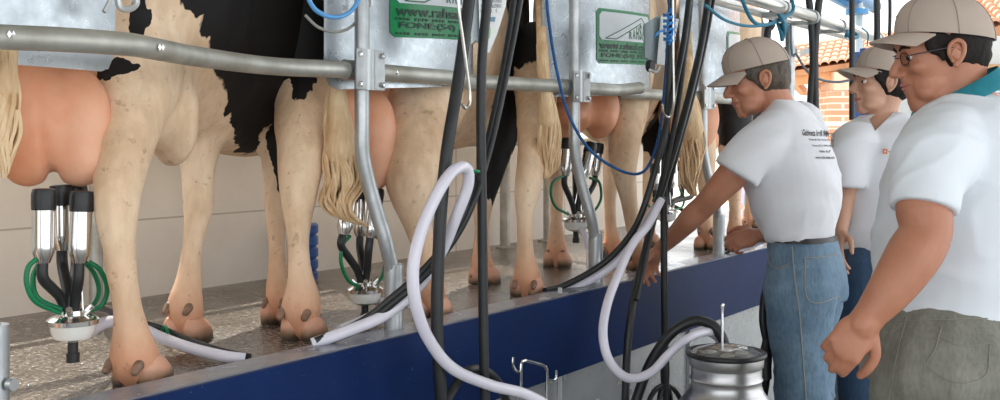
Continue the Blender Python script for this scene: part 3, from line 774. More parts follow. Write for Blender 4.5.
hose('pulse_hose', 'thin black hose running alongside the slanting pulse hose', 'hose', D([(527, -60, A-.01), (520, 0, A-.01), (509, 60, A-.01), (499, 110, A-.01), (488, 155, A-.01), (474, 200, -.16), (457, 235, -.13), (430, 270, -.08), (398, 299, -.03), (364, 326, .04), (325, 343, .09)]), .0095, rubber)
hose('milk_hose', 'short white hose leaving the swishing cow\'s milking cups', 'hose', [c2+OD*.045+UP*-.034, c2+OD*.09+UP*-.043, W(388, 303, .26), W(396, 310, .20), W(378, 314, .18), W(360, 321, .17), W(340, 330, .165)], .0135, whitehose)
# cluster 1 hose lying on the platform behind the leg
lo = [c1+OD*.045+UP*-.034, c1+OD*.09+UP*-.043, W(108, 322, .36), W(135, 326, .42), W(160, 337, .40), W(190, 348, .30), W(222, 356, .20), W(245, 359, .16)]
h1 = hose('milk_hose', 'white hose lying on the wet floor behind the nearest hind hoof', 'hose', lo, .0145, whitehose)
h1b = hose('pulse_hose', 'black hose tied along the white hose on the wet floor', 'hose', [c1+UP*.02+RT*.02, W(100, 308, .36), W(124, 318, .43), W(160, 328, .43), W(190, 341, .34), W(222, 351, .24), W(250, 357, .17)], .0085, rubber)
tie(h1, W(165, 335, .40), (1, -.3, -.1), .025, greenrub)
# third stall pair
w3 = hose('milk_hose', 'white hose tied at the top, draped over the kerb to the blue rope cow\'s cups', 'hose', D([(553, 293, .12), (575, 287, .09), (600, 274, .03), (622, 256, -.04), (640, 232, -.1), (652, 212, -.13), (661, 199, -.15)]), .0150, whitehose)
hose('pulse_hose', 'black hose draped beside the white hose tied at the top', 'hose', D([(545, 291, .12), (565, 285, .1), (592, 271, .04), (612, 256, -.02), (630, 235, -.08), (642, 212, -.12), (655, 170, -.15), (665, 130, -.16), (676, 80, -.16), (684, 40, -.16), (690, -10, -.16), (693, -50, -.16)]), .0115, rubber)
tie(w3, W(640, 234, -.1), (.5, .2, 1), .026, greenrub); tie(w3, W(659, 200, -.15), (.5, .2, 1), .028, greenrub)
hose('milk_hose', 'short white hose dropping from the middle milking cups', 'hose', [c3+OD*.045+UP*-.034, c3+OD*.09+UP*-.043, W(583, 232, .24), W(589, 250, .2), W(590, 270, .12), W(600, 285, .09)], .012, whitehose)
hose('pulse_hose', 'short black hose behind the middle milking cups', 'hose', [c3+UP*.02, W(588, 226, .26), W(596, 240, .2), W(604, 255, .12), W(612, 262, .05), W(618, 268, -.01)], .009, rubber)
w5 = hose('milk_hose', 'white hose looping from the kerb down and up into the milk can', 'hose', D([(661, 200, -.17), (648, 225, -.17), (632, 245, -.18), (618, 275, -.2), (607, 305, -.22), (603, 335, -.24), (610, 362, -.26), (628, 378, -.28), (650, 373, -.32), (668, 355, -.36), (685, 340, -.40), (705, 332, -.42), (716, 336, -.43), (722, 345, -.44), (727, 358, -.45)]), .0145, whitehose)
hose('black_hose', 'black hose hanging behind the tie of the draped white hose', 'hose', D([(676, -60, A), (673, 0, A), (670, 60, A), (667, 120, A), (664, 180, A), (664, 260, A), (665, 340, A), (666, 392, A)]), .0125, rubber)
hose('black_hose', 'black hose bent inward toward the kerb under the control box', 'hose', D([(714, -60, A-.02), (708, 0, A-.02), (700, 50, A-.02), (688, 100, A-.02), (674, 150, A-.02), (660, 195, A-.02), (648, 240, A-.02), (636, 290, A-.02), (628, 340, A-.02), (625, 410, A-.02)]), .0135, rubber)
hose('pulse_hose', 'thin black hose beside the bent black hose', 'hose', D([(722, -60, A), (713, 0, A), (704, 50, A), (692, 100, A), (678, 150, A), (668, 190, A), (665, 205, A)]), .009, rubber)
hose('pulse_hose', 'thin black hose curving down by the grey control box', 'hose', D([(692, -50, A-.02), (690, 10, A-.02), (684, 60, A-.02), (677, 110, A-.02), (667, 160, A-.02), (655, 210, A-.02), (645, 260, A-.03), (636, 300, A-.04)]), .010, rubber)
hose('black_hose', 'thick black hose arching from under the kerb to the near milk can', 'hose', D([(628, 430, -.2), (638, 395, -.22), (652, 360, -.26), (672, 333, -.32), (694, 321, -.38), (712, 325, -.43), (722, 338, -.46), (726, 352, -.47)]), .017, rubber)
hose('black_hose', 'black hose coil arching behind the big white loop', 'hose', D([(430, 430, -.12), (450, 395, -.12), (462, 376, -.12), (474, 369, -.12), (490, 374, -.12), (503, 392, -.12), (510, 425, -.12)]), .013, rubber)
# splitter
t = thing('hose_splitter', 'black rubber splitter at the lower end of a hanging hose', 'hose splitter', W(666, 398, A), None)
bm = B(); tube(bm, D([(665, 350, A), (665, 372, A), (665, 388, A)]), [.0145, .017, .014], 12, 4); sub('body', bm, rubber, t)
for dx in (-16, -6, 6, 16):
    bm = B(); tube(bm, D([(665, 384, A), (665+dx*.6, 390, A), (665+dx, 402, A), (665+dx*1.1, 420, A)]), .0095, 10, 5); sub('branch', bm, rubber, t)
# fourth stall pair
hose('milk_hose', 'pale hose draped over the kerb left of the capped man\'s belly', 'hose', D([(846, 208, -.4), (800, 226, -.3), (770, 238, -.12), (745, 248, .0), (715, 262, .10), (700, 265, .12)]), .014, whitehose)
hose('pulse_hose', 'black hose draped over the kerb left of the capped man\'s belly', 'hose', D([(848, 202, -.4), (800, 218, -.3), (765, 231, -.12), (745, 243, .0), (722, 256, .08), (700, 262, .12)]), .012, rubber)
hose('milk_hose', 'pale hose lying on the sunlit platform beyond the man\'s forearm', 'hose', D([(684, 212, .5), (700, 222, .42), (716, 233, .36), (728, 240, .3), (735, 244, .2)]), .014, whitehose)
hose('pulse_hose', 'black hose lying on the sunlit platform beyond the man\'s forearm', 'hose', D([(672, 205, .5), (690, 214, .42), (706, 226, .3), (716, 238, .22), (725, 247, .12)]), .009, rubber)
hose('black_hose', 'black hose hanging down beside the capped man\'s thigh', 'hose', D([(776, 262, -.45), (766, 290, -.42), (763, 320, -.42), (768, 350, -.44), (766, 380, -.44), (760, 420, -.44)]), .015, rubber)
t = thing('pulsator_cup', 'black rubber cup hanging by the capped man\'s thigh', 'rubber cup', W(766, 378, -.47))
bm = B(); tube(bm, D([(766, 340, -.47), (765, 352, -.47), (762, 362, -.47), (762, 378, -.47)]), [.012, .02, .032, .034], 16, 4); sub('cup', bm, rubber, t)

# blue ropes
hose('blue_rope', 'blue rope looping from the panel top down under the control box', 'rope', D([(546, -30, .0), (550, 30, .0), (560, 85, .0), (571, 120, .0), (590, 150, .0), (615, 168, -.03), (637, 174, -.06), (650, 163, -.08), (660, 130, -.09), (665, 80, -.09), (668, 30, -.09), (670, -30, -.09)]), .0052, bluerope)
hose('blue_tube', 'light blue tube curving at the top beside the second post', 'tube', D([(300, -30, .05), (310, 2, .05), (322, 14, .05), (338, 17, .05), (352, 10, .06), (362, -8, .06), (366, -30, .06)]), .0060, mat('light_blue_tube', (.12, .36, .70), (.08, .3, .62), rough=.35))
hose('grey_cable', 'grey cable sagging behind the second post at the top', 'cable', D([(305, 15, .17), (318, 27, .15), (335, 32, .15), (352, 26, .15), (366, 5, .15), (370, -20, .15)]), .0042, mat('grey_cable', (.30, .30, .27), rough=.5))
t = thing('wire_hook', 'thin wire hook hanging beside the keypad box', 'wire hook', W(468, 108, -.19))
bm = B(); tube(bm, D([(457, -30, -.19), (459, 10, -.19), (463, 40, -.19), (467, 70, -.19), (470, 95, -.19), (469, 105, -.19), (465, 108, -.19), (462, 104, -.19)]), .0042, 8, 5); sub('wire', bm, wire, t)
t = thing('wire_hook', 'thin wire hook hanging below the grey control box', 'wire hook', W(668, 118, -.19))
bm = B(); tube(bm, D([(673, -30, -.19), (673, 30, -.19), (674, 90, -.19), (673, 108, -.19), (669, 117, -.19), (664, 114, -.19), (662, 104, -.19)]), .0045, 8, 5); sub('wire', bm, wire, t)
# blue tie on the control box
t = thing('blue_twine', 'blue twine knotted around the hanging black hose by the control box', 'twine', W(668, 30, -.17))
bm = B()
for k in range(5):
    z = 14+k*6; pts = D([(664, z, -.16), (669, z+3, -.20), (675, z+1, -.17), (671, z-2, -.14), (664, z+2, -.16)]); tube(bm, pts, .004, 6, 4)
tube(bm, D([(665, 30, -.17), (659, 32, -.19), (655, 36, -.2)]), .004, 6, 4); tube(bm, D([(670, 8, -.18), (674, 22, -.19), (669, 45, -.19)]), .004, 6, 4)
sub('knot', bm, mat('bright_blue_twine', (.02, .22, .60), rough=.7), t)

# control boxes
hous = mat('pale_grey_plastic', (.60, .66, .68), (.54, .60, .63), rough=.4)
key_m = mat('white_keypad', (.80, .82, .82), rough=.4)
def boxpoly(name, poly, Y, depth, m, parent, bev=0):
    P = D([(x, y, Y) for x, y in poly]); bm = B(); prism(bm, P, FW*depth); return sub(name, bm, m, parent, False)
t = thing('control_unit', 'white keypad box with a green button behind the black hoses', 'control box', W(480, 50, -.02), 'hanging milking control boxes')
boxpoly('housing', [(470, -25), (478, -25), (481, 48), (476, 40), (471, 44)], -.02, .05, hous, t)
boxpoly('front_plate', [(478, -25), (509, -25), (506, 5), (497, 34), (489, 53), (480, 51)], -.035, .02, key_m, t)
greyk = mat('grey_key', (.42, .45, .47), rough=.5); bluek = mat('blue_key', (.12, .28, .42), rough=.5)
for r in range(4):
    for k in range(4):
        x = 483+k*5.2-r*.6; y = -6+r*5
        boxpoly('key', [(x, y), (x+4, y), (x+4, y+3.6), (x, y+3.6)], -.0375, .003, greyk if r < 3 else key_m, t)
for x in (485, 491): boxpoly('key', [(x, 17), (x+4.5, 17), (x+4, 21.5), (x-.5, 21.5)], -.0375, .003, bluek, t)
bm = B(); c = W(487.5, 31, -.037); ell(bm, c, (.016, .004, .024), 24, 12); sub('green_button', bm, mat('green_button', (.25, .60, .25), rough=.3), t)
t = thing('control_unit', 'grey open control box tied with blue twine beside the middle panel', 'control box', W(658, 63, -.02), 'hanging milking control boxes')
boxpoly('housing', [(646, 23), (660, 14), (662, 50), (657, 64), (645, 57)], -.03, .06, mat('blue_grey_plastic', (.36, .44, .46), rough=.45), t)
boxpoly('front_plate', [(661, 16), (679, 19), (672, 54), (664, 65), (657, 64)], -.05, .015, key_m, t)
for r in range(4): boxpoly('key', [(666, 24+r*8), (669, 24.5+r*8), (668, 28+r*8), (665, 27.5+r*8)], -.0525, .003, greyk, t)
bm = B(); lathe(bm, [(0, 0), (.022, 0), (.022, .02), (0, .02)], W(648, 66, -.03), 16, zto((0, -1, 0))); sub('knob', bm, darkpl, t)
bm = B(); tube(bm, D([(650, 70, -.05), (656, 72, -.05), (660, 66, -.05)]), .006, 8, 5); sub('hook', bm, mat('white_plastic', (.7, .7, .68), rough=.4), t)
t = thing('wire_hook', 'bent white hook hanging over the left panel\'s top corner', 'wire hook', W(128, 12, .17))
bm = B(); tube(bm, D([(107, -20, .16), (110, -2, .16), (106, 8, .16), (104, 12, .16)]), .005, 8, 5); tube(bm, D([(119, -20, .165), (118, 0, .165), (121, 8, .165), (129, 9, .165), (136, 4, .165), (136, -10, .165)]), .0075, 8, 5); sub('wire', bm, mat('pale_wire', (.55, .57, .56), rough=.35, metal=.5), t)

# chrome bracket at the bottom
t = thing('wire_bracket', 'chrome wire bracket with two upturned prongs in front of the kerb', 'bracket', W(532, 420, -.16))
bm = B(); Y_ = -.16
tube(bm, D([(521, 430, Y_), (521, 400, Y_), (521, 366, Y_), (524, 361, Y_), (528, 361, Y_), (542, 365, Y_), (546, 368, Y_), (547, 375, Y_), (547, 400, Y_), (547, 430, Y_)]), .0048, 8, 6)
tube(bm, D([(521, 372, Y_), (516, 371, Y_), (513, 366, Y_), (513, 357, Y_)]), .0042, 8, 5); tube(bm, D([(547, 380, Y_), (553, 380, Y_), (556, 377, Y_), (556, 370, Y_)]), .0042, 8, 5)
sub('frame', bm, steel, t)

# ------------------------------------------------------------------ milk cans
def can(px_c, py_top, halfw, d, label, full=True):
    top = U(px_c, py_top, d); k = d/FPX; R = halfw*k
    t = thing('milk_can', label, 'milk can', (top.x, top.y, 0))
    h = top.z
    bm = B(); s = R/.088
    prof = [(0, .0), (.155, 0), (.165, .015), (.165, h-.26), (.160, h-.225), (.140, h-.19), (.112, h-.15), (.094, h-.12), (.088, h-.10), (.088, h-.085), (.091, h-.08), (.088, h-.074), (.088, h-.045), (.092, h-.04), (.094, h-.02), (.094, h-.008), (0.080, h-.008), (.078, h-.12), (0, h-.12)]
    lathe(bm, [(r*s, z) for r, z in prof], (top.x, top.y, 0), 48); sub('body', bm, steel_b, t)
    bm = B(); n = 40
    rings = []
    for k2 in range(n):
        a = 2*PI*k2/n; rings.append(Vector((top.x+math.cos(a)*R*1.07, top.y+math.sin(a)*R*1.07, h-.004)))
    rings.append(rings[0]); tube(bm, rings, .0085, 10); sub('rubber_rim', bm, rubber, t)
    # clear lid
    bm = B(); lathe(bm, [(R*1.0, .0), (R*1.0, .004), (R*.8, .016), (R*.4, .024), (0, .026), (0, .022), (R*.4, .020), (R*.78, .012), (R*.97, .0)][::1], (top.x, top.y, h-.004), 36)
    sub('clear_lid', bm, mat('clear_plastic', (.9, .9, .88), rough=.06, trans=.85, ior=1.4), t)
    bm = B(); rnd = random.Random(3)
    for q in range(4):
        a = q*1.6+.4; ell(bm, (top.x+math.cos(a)*R*.45, top.y+math.sin(a)*R*.45, h-.008), (R*.3, R*.2, .012), 14, 8)
    sub('lid_fitting', bm, mat('milky_fittings', (.55, .42, .30), (.75, .7, .62), rough=.3, scale=30), t)
    for sg in (-1, 1):
        c = Vector((top.x, top.y, 0)) + RT*(sg*.128*s) ; pz = h-.21
        bm = B(); o_ = RT*(sg*.05)
        tube(bm, [c+FW*-.05+UP*pz, c+FW*-.05+o_*.9+UP*(pz+.02), c+o_*1.25+UP*(pz+.03), c+FW*.05+o_*.9+UP*(pz+.02), c+FW*.05+UP*pz], .0075, 10, 5); sub('handle', bm, steel_b, t)
    return t, top
can1, ct1 = can(726, 352, 35, 3.25, 'near aluminium milk can with white and black hoses entering its lid')
can2, ct2 = can(845, 305, 22, 4.3, 'farther milk can behind the capped man\'s legs')
bm = B(); tube(bm, [U(722, 350, 3.18), U(722, 325, 3.18), U(722, 312, 3.18), U(722.5, 306, 3.18), U(724, 304, 3.18)], [.0045, .0045, .0045, .006, .006], 8, 4); sub('lid_handle_rod', bm, steel, can1)
front = ct1 - FW*.170
bm = B(); tube(bm, [front+RT*-.05+UP*-.20, front+RT*-.048+UP*-.165+FW*-.012, front+RT*-.02+UP*-.15+FW*-.03, front+RT*.02+UP*-.15+FW*-.03, front+RT*.048+UP*-.165+FW*-.012, front+RT*.05+UP*-.20], .0075, 10, 6); sub('handle', bm, steel_b, can1)
hose('milk_hose', 'clear hose stub entering the farther milk can', 'hose', [U(832, 275, 4.2), U(840, 288, 4.25), U(846, 298, 4.28), U(852, 306, 4.3)], .014, whitehose)
bm = B(); tube(bm, [U(848, 310, 4.22), U(848, 290, 4.22), U(848, 278, 4.22), U(851, 271, 4.22), U(851, 268, 4.22)], .0045, 8, 4); sub('lid_handle_rod', bm, steel, can2)
bm = B(); tube(bm, [U(828, 345, 4.15), U(835, 338, 4.08), U(841, 348, 4.06), U(842, 362, 4.06), U(836, 370, 4.08)], .008, 10, 5); sub('handle', bm, steel_b, can2)

# ------------------------------------------------------------------ overhead pipework
def pipe(name, label, a, b, r, m, group=None, cap=False):
    t = thing(name, label, 'pipe', a, group)
    bm = B(); tube(bm, [a, b], r, 16); sub('pipe', bm, m, t)
    if cap:
        bm = B(); lathe(bm, [(0, 0), (r*1.15, 0), (r*1.15, .03), (r*.8, .05), (0, .05)], b, 16, zto(b-a)); sub('end_cap', bm, galv, t)
    return t
brightpipe = mat('bright_milk_line', (.62, .61, .58), (.5, .49, .46), rough=.28, metal=.8, scale=6)
def OV(px, py, Y=.3): return W(px, py, Y)
t = pipe('milk_line', 'large bright milk line pipe high on the right, the topmost grey one', OV(700, -19, -.2), OV(877, 38, -.2), .030, brightpipe, None, True)
pipe('milk_line', 'narrower pipe just under the large milk line', OV(690, -6, -.1), OV(850, 38, -.1), .017, brightpipe)
pipe('milk_line', 'thin bracing tube crossing low under the milk line', OV(700, -6, .1), OV(800, 24, .1), .012, galv)
for k, (px, py) in enumerate(((783, 8), (812, 17), (840, 26))):
    t = thing('pipe_clamp', ['clamp nearest the blue knot on the overhead milk line', 'middle clamp on the overhead milk line', 'clamp nearest the blue pipes on the overhead milk line'][k], 'clamp', OV(px, py, -.2), 'clamps on the overhead milk line')
    c = OV(px, py, -.2); d = (OV(877, 38, -.2)-OV(700, -19, -.2)).normalized()
    bm = B(); lathe(bm, [(0, -.012), (.035, -.012), (.035, .012), (0, .012)], c, 18, zto(d)); box(bm, c+Vector((0, .05, -.025)), (.02, .11, .02)); sub('band', bm, galv, t)
bluepipe = mat('blue_pipe', (.06, .25, .50), (.04, .2, .42), rough=.35, scale=4)
pipe('blue_pipe', 'right blue pipe of the pair at the top', OV(842, -12, .6), OV(874, 6, .6), .05, bluepipe, None, True)
pipe('blue_pipe', 'left blue pipe of the pair at the top', OV(820, -12, .7), OV(853, 6, .7), .05, bluepipe, None, False)
def upright(px, y0, y1, Y, r, m, name, label, cat='post'):
    b = W(px, y0, Y); a = Vector((b.x, b.y, PZ)); t = thing(name, label, cat, a)
    bm = B(); tube(bm, [a, b], r, 14); sub('pole', bm, m, t); return t
t = upright(790, 16, 235, .45, .03, galv, 'support_post', 'galvanised upright behind the capped man\'s neck')
bm = B(); c = W(790, 52, .45); lathe(bm, [(0, -.03), (.045, -.03), (.045, .03), (0, .03)], c, 16); box(bm, c+RT*.09, (.14, .02, .04), Matrix.Rotation(TH, 3, 'Z')); sub('clamp', bm, galv, t)
t = upright(859, 0, 190, .6, .03, mat('pale_blue_steel', (.42, .52, .58), rough=.4), 'support_post', 'pale upright under the blue pipes behind the young man\'s cap')
bm = B(); c = W(857, 12, .6); lathe(bm, [(0, -.02), (.09, -.02), (.09, .02), (0, .02)], c, 20); sub('flange', bm, bluepipe, t)
hose('black_hose', 'left black strap hanging between the men under the milk line', 'hose', [U(807, -30, 5.0), U(811, 20, 5.0), U(813, 60, 5.0), U(811, 90, 5.0), U(809, 130, 5.0)], .017, rubber)
hose('black_hose', 'right black strap hanging between the men under the milk line', 'hose', [U(822, -30, 5.0), U(818, 10, 5.0), U(815, 50, 5.0), U(815, 90, 5.0), U(816, 130, 5.0)], .018, rubber)
hose('black_hose', 'black hose hanging left of the near man\'s cap brim', 'hose', [U(876, -30, 5.2), U(877, 10, 5.2), U(877, 40, 5.2), U(875, 60, 5.2), U(874, 90, 5.2)], .016, rubber)
hose('black_hose', 'thinner black hose just above the near man\'s cap brim', 'hose', [U(889, -30, 5.2), U(890, 10, 5.2), U(889, 50, 5.2), U(888, 75, 5.2)], .009, rubber)
hose('black_hose', 'black hose hanging at the blue panels behind the young man\'s cap', 'hose', [U(852, 45, 5.1), U(852, 80, 5.1), U(852, 120, 5.1)], .014, rubber)
hose('black_hose', 'short black strap at the back of the capped man\'s head', 'hose', [U(773, 10, 5.0), U(768, 30, 5.0), U(766, 55, 5.0)], .018, rubber)
bp = mat('blue_plastic', (.02, .09, .32), (.015, .07, .26), rough=.4)
for i, (xa, xb, ya, yb) in enumerate(((855, 861, 52, 60), (863, 869, 48, 60))):
    t = thing('hanging_box', ['left blue box hanging under the milk line end', 'right blue box hanging under the milk line end'][i], 'box', U(858, 130, 5.6), 'blue boxes under the milk line')
    P = [U(x, y, 5.6) for x, y in ((xa, ya), (xb, ya), (xb, 125), (xa, 125))]; bm = B(); prism(bm, P, FW*.05); sub('box', bm, bp, t, False)
# blue rope knots overhead
t = thing('blue_rope', 'blue rope knotted around the overhead milk line', 'rope', OV(782, 30, -.22))
bm = B()
tube(bm, [OV(740, -5, -.25), OV(752, 20, -.25), OV(765, 25, -.25), OV(780, 19, -.25), OV(793, 10, -.25), OV(790, -8, -.25)], .008, 8, 6)
tube(bm, [OV(705, 5, -.25), OV(725, 20, -.25), OV(748, 26, -.25), OV(770, 24, -.25), OV(786, 18, -.25)], .006, 8, 6)
for k in range(4): tube(bm, [OV(779+k, 15, -.25), OV(783, 22, -.28), OV(787-k, 26+k*2, -.25), OV(782, 34+k*2, -.24), OV(778+k, 24, -.25)], .008, 8, 5)
sub('rope', bm, mat('teal_rope', (.02, .17, .27), rough=.7), t)
hose('grey_cable', 'thin grey cable sagging between the post and the young man\'s cap', 'cable', [U(791, 40, 5.0), U(797, 55, 5.0), U(808, 72, 5.0), U(822, 80, 5.0), U(838, 82, 5.0), U(850, 80, 5.0)], .006, mat('blue_grey_cable', (.16, .2, .24), rough=.5))
t = thing('blue_twine', 'blue twine tied at the end of the milk line', 'twine', OV(852, 38, -.2))
bm = B(); tube(bm, [OV(846, 33, -.25), OV(852, 38, -.27), OV(858, 36, -.25), OV(850, 31, -.22), OV(846, 36, -.25)], .009, 8, 5); tube(bm, [OV(862, 28, -.25), OV(868, 34, -.25), OV(867, 46, -.25)], .004, 6, 5); sub('twine', bm, mat('teal_rope', (.02, .17, .27)), t)

# blue barrel by the wall
t = thing('ribbed_drum', 'blue ribbed drum against the cream wall behind the second cow', 'drum', (W(303, 270, 1.1).x, 1.1, PZ))
c = Vector(t.location); bm = B(); prof = [(0, 0)]
for k in range(5): prof += [(.05, k*.045+.001), (.058, k*.045+.008), (.058, k*.045+.036), (.05, k*.045+.043)]
prof += [(0, .225)]; lathe(bm, prof, c, 24); sub('drum', bm, bp, t)

# ------------------------------------------------------------------ background building, wall, people beyond
tile = mat('clay_roof_tile', (.78, .42, .28), (.60, .28, .17), rough=.75, scale=3, lo=.3, hi=.7)
def tiled_roof(label, c00, along, down, nrow, ncol):
    """rows of barrel tiles; c00 = ridge corner, along = ridge vector per column, down = vector per row"""
    t = thing('tiled_roof', label, 'roof', c00)
    nrm = along.cross(down).normalized()
    if nrm.z < 0: nrm = -nrm
    bm = B(); wd = along.length
    for i in range(ncol):
        for j in range(nrow):
            o = c00+along*i+down*j + nrm*(.02)
            a = [o+along*(.5+.5*math.cos(PI*k/8))+nrm*(math.sin(PI*k/8)*wd*.42) for k in range(9)]
            b2 = [p+down*1.12+nrm*(.03)-(along*(.5+.5*math.cos(PI*k/8))-along*.5)*.0 for k, p in enumerate(a)]
            va = [bm.verts.new(p) for p in a]; vb = [bm.verts.new(p) for p in b2]
            vc = [bm.verts.new(p-nrm*.03) for p in b2]
            for k in range(8):
                bm.faces.new((va[k], va[k+1], vb[k+1], vb[k])); bm.faces.new((vb[k], vb[k+1], vc[k+1], vc[k]))
    sub('tiles', bm, tile, t)
    bm = B(); prism(bm, [c00, c00+along*ncol, c00+along*ncol+down*nrow, c00+down*nrow], -nrm*.08); sub('roof_deck', bm, mat('roof_timber', (.55, .27, .13), (.42, .19, .09), rough=.7, scale=4), t, False)
    return t
DB = 15.0
e0 = U(770, 74, DB); e1 = U(905, 55, DB*1.0)      # eave
al = (e1-e0); ncol = 16
rg = U(800, 47, DB+3.0)-U(785, 72, DB)
bt = tiled_roof('terracotta tiled roof between the two standing men', e0+rg, al/ncol, -rg/6, 6, ncol)
bm = B(); prism(bm, [e0+UP*-.02+FW*.1, e1+UP*-.02+FW*.1, e1+UP*-.22+FW*.1, e0+UP*-.22+FW*.1], FW*.12); sub('beam', bm, mat('orange_beam', (.72, .36, .17), (.6, .28, .12), rough=.7, scale=3), bt, False)
bm = B()
for px in (792, 812, 833, 852, 872):
    a = U(px, 80, DB+.2); b = U(px+12, 92, DB+2.5)
    box(bm, (a+b)/2, (.10, (b-a).length, .12), zto(b-a) @ Matrix.Rotation(PI/2, 3, 'X'))
    
sub('rafter', bm, MATS['orange_beam'], bt, False)
def brick_mat():
    m, nt, b = newmat('orange_bricks'); br = N(nt, 'ShaderNodeTexBrick'); nt.links.new(objco(nt), br.inputs['Vector'])
    mp = N(nt, 'ShaderNodeMapping'); mp.inputs['Rotation'].default_value = (PI/2, 0, 0); nt.links.new(objco(nt), mp.inputs['Vector']); nt.links.new(mp.outputs[0], br.inputs['Vector'])
    br.inputs['Color1'].default_value = (.75, .36, .22, 1); br.inputs['Color2'].default_value = (.62, .28, .16, 1); br.inputs['Mortar'].default_value = (.75, .6, .5, 1)
    br.inputs['Scale'].default_value = 1; br.inputs['Brick Width'].default_value = .26; br.inputs['Row Height'].default_value = .09; br.inputs['Mortar Size'].default_value = .012
    nt.links.new(br.outputs['Color'], b.inputs['Base Color']); b.inputs['Roughness'].default_value = .8; return m
brick = brick_mat()
t = thing('brick_pillar', 'orange brick pillar with plaster head left of the young man', 'pillar', U(843, 160, DB))
bm = B(); prism(bm, [U(830, 91, DB), U(866, 91, DB), U(866, 155, DB), U(830, 155, DB)], FW*.6); sub('brickwork', bm, brick, t, False)
bm = B(); prism(bm, [U(834, 72, DB-.02), U(866, 72, DB-.02), U(866, 90.5, DB-.02), U(834, 90.5, DB-.02)], FW*.6); sub('plaster_head', bm, mat('peach_plaster', (.82, .55, .40), (.75, .47, .33), rough=.8), t, False)
t = thing('white_wall', 'bright white outside wall under the tiled roof', 'wall', U(800, 160, DB+2.5))
bm = B(); prism(bm, [U(640, 128, DB+2.5), U(900, 86, DB+2.5), U(900, 158, DB+2.5), U(640, 158, DB+2.5)], FW*.3); sub('masonry', bm, mat('white_masonry', (.9, .9, .88), (.84, .84, .82), rough=.8), t, False)
bm = B(); prism(bm, [U(700, 122, DB-.4), U(900, 122, DB-.4), U(900, 126, DB-.4), U(700, 126, DB-.4)], FW*.1); sub('sill_rail', bm, mat('white_paint', (.88, .88, .87), rough=.6), t, False)
# plastered wall and second roof on the right
t = thing('plaster_wall', 'light grey plastered wall behind the near man', 'wall', U(950, 400, 6.6))
bm = B(); prism(bm, [U(893, 36, 6.6), U(1080, 36, 6.6), U(1080, 357.5, 6.6), U(893, 357.5, 6.6)], FW*.15); sub('masonry', bm, mat('light_plaster', (.66, .66, .64), (.6, .6, .58), rough=.8), t, False)
r0 = U(930, 24, 9.0)
al2 = (U(1060, -30, 9.0)-U(930, 24, 9.0)); dn2 = U(945, 48, 8.0)-U(930, 24, 9.0)
tiled_roof('terracotta tiled roof at the right edge above the plastered wall', r0, al2/16, dn2/6, 6, 16)
t = thing('notice_board', 'white printed notice in a wooden frame behind the near man\'s collar', 'notice', U(1000, 100, 6.5))
bm = B(); prism(bm, [U(980, 69, 6.52), U(1050, 69, 6.52), U(1050, 104, 6.52), U(980, 104, 6.52)], FW*.02); sub('sheet', bm, mat('notice_paper', (.80, .81, .82), rough=.6), t, False)
bm = B(); prism(bm, [U(976, 64, 6.50), U(1055, 64, 6.50), U(1055, 69.5, 6.50), U(976, 69.5, 6.50)], FW*.05); sub('frame', bm, mat('pale_timber', (.60, .38, .2), (.5, .3, .15), rough=.6, scale=5), t, False)
bm = B(); o_ = U(988, 76, 6.515)
f2 = lambda x, z: U(x, z, 6.515)
def wtext(s, xa, xb, ya, yb): text_bm(bm, s, 1, xa, xb, yb, ya-yb, f2, .01)
wtext('LEITE', 988, 1001, 73.5, 76.5)
for k in range(7):
    yy = 80+k*3.2; wd = (20, 26, 16, 24, 18, 25, 12)[k]
    for q in range(int(wd/2)):
        xa = 988+q*2.1; bm.faces.new([bm.verts.new(p) for p in (f2(xa, yy), f2(xa+1.5, yy), f2(xa+1.5, yy+.9), f2(xa, yy+.9))])
sub('print', bm, mat('black_ink', (.03, .03, .03), rough=.6), t, False)
# banner and hanging clothes far behind
def slab(name, label, cat, poly, d, m, th=.06):
    t = thing(name, label, cat, U(poly[0][0], max(p[1] for p in poly), d)); bm = B(); prism(bm, [U(x, y, d) for x, y in poly], FW*th); sub('panel', bm, m, t, False); return t
slab('banner', 'lavender blue banner seen between two cows\' legs', 'banner', [(629, 150), (644, 150), (644, 224), (629, 224)], 9.5, mat('lavender_cloth', (.36, .42, .72), (.45, .5, .8), rough=.8, scale=6))
slab('banner', 'small red sign above the lavender banner', 'banner', [(636, 152), (646, 148), (646, 168), (636, 170)], 9.4, mat('red_cloth', (.65, .10, .12), rough=.8))
teal = mat('teal_cloth', (.05, .38, .48), rough=.8); pink = mat('pink_cloth', (.85, .45, .62), (.9, .6, .7), rough=.8, scale=4); skin_far = mat('far_skin', (.75, .45, .32), rough=.6); hair_far = mat('far_hair', (.35, .2, .1), rough=.8)
slate = mat('slate_cloth', (.16, .19, .24), rough=.8)
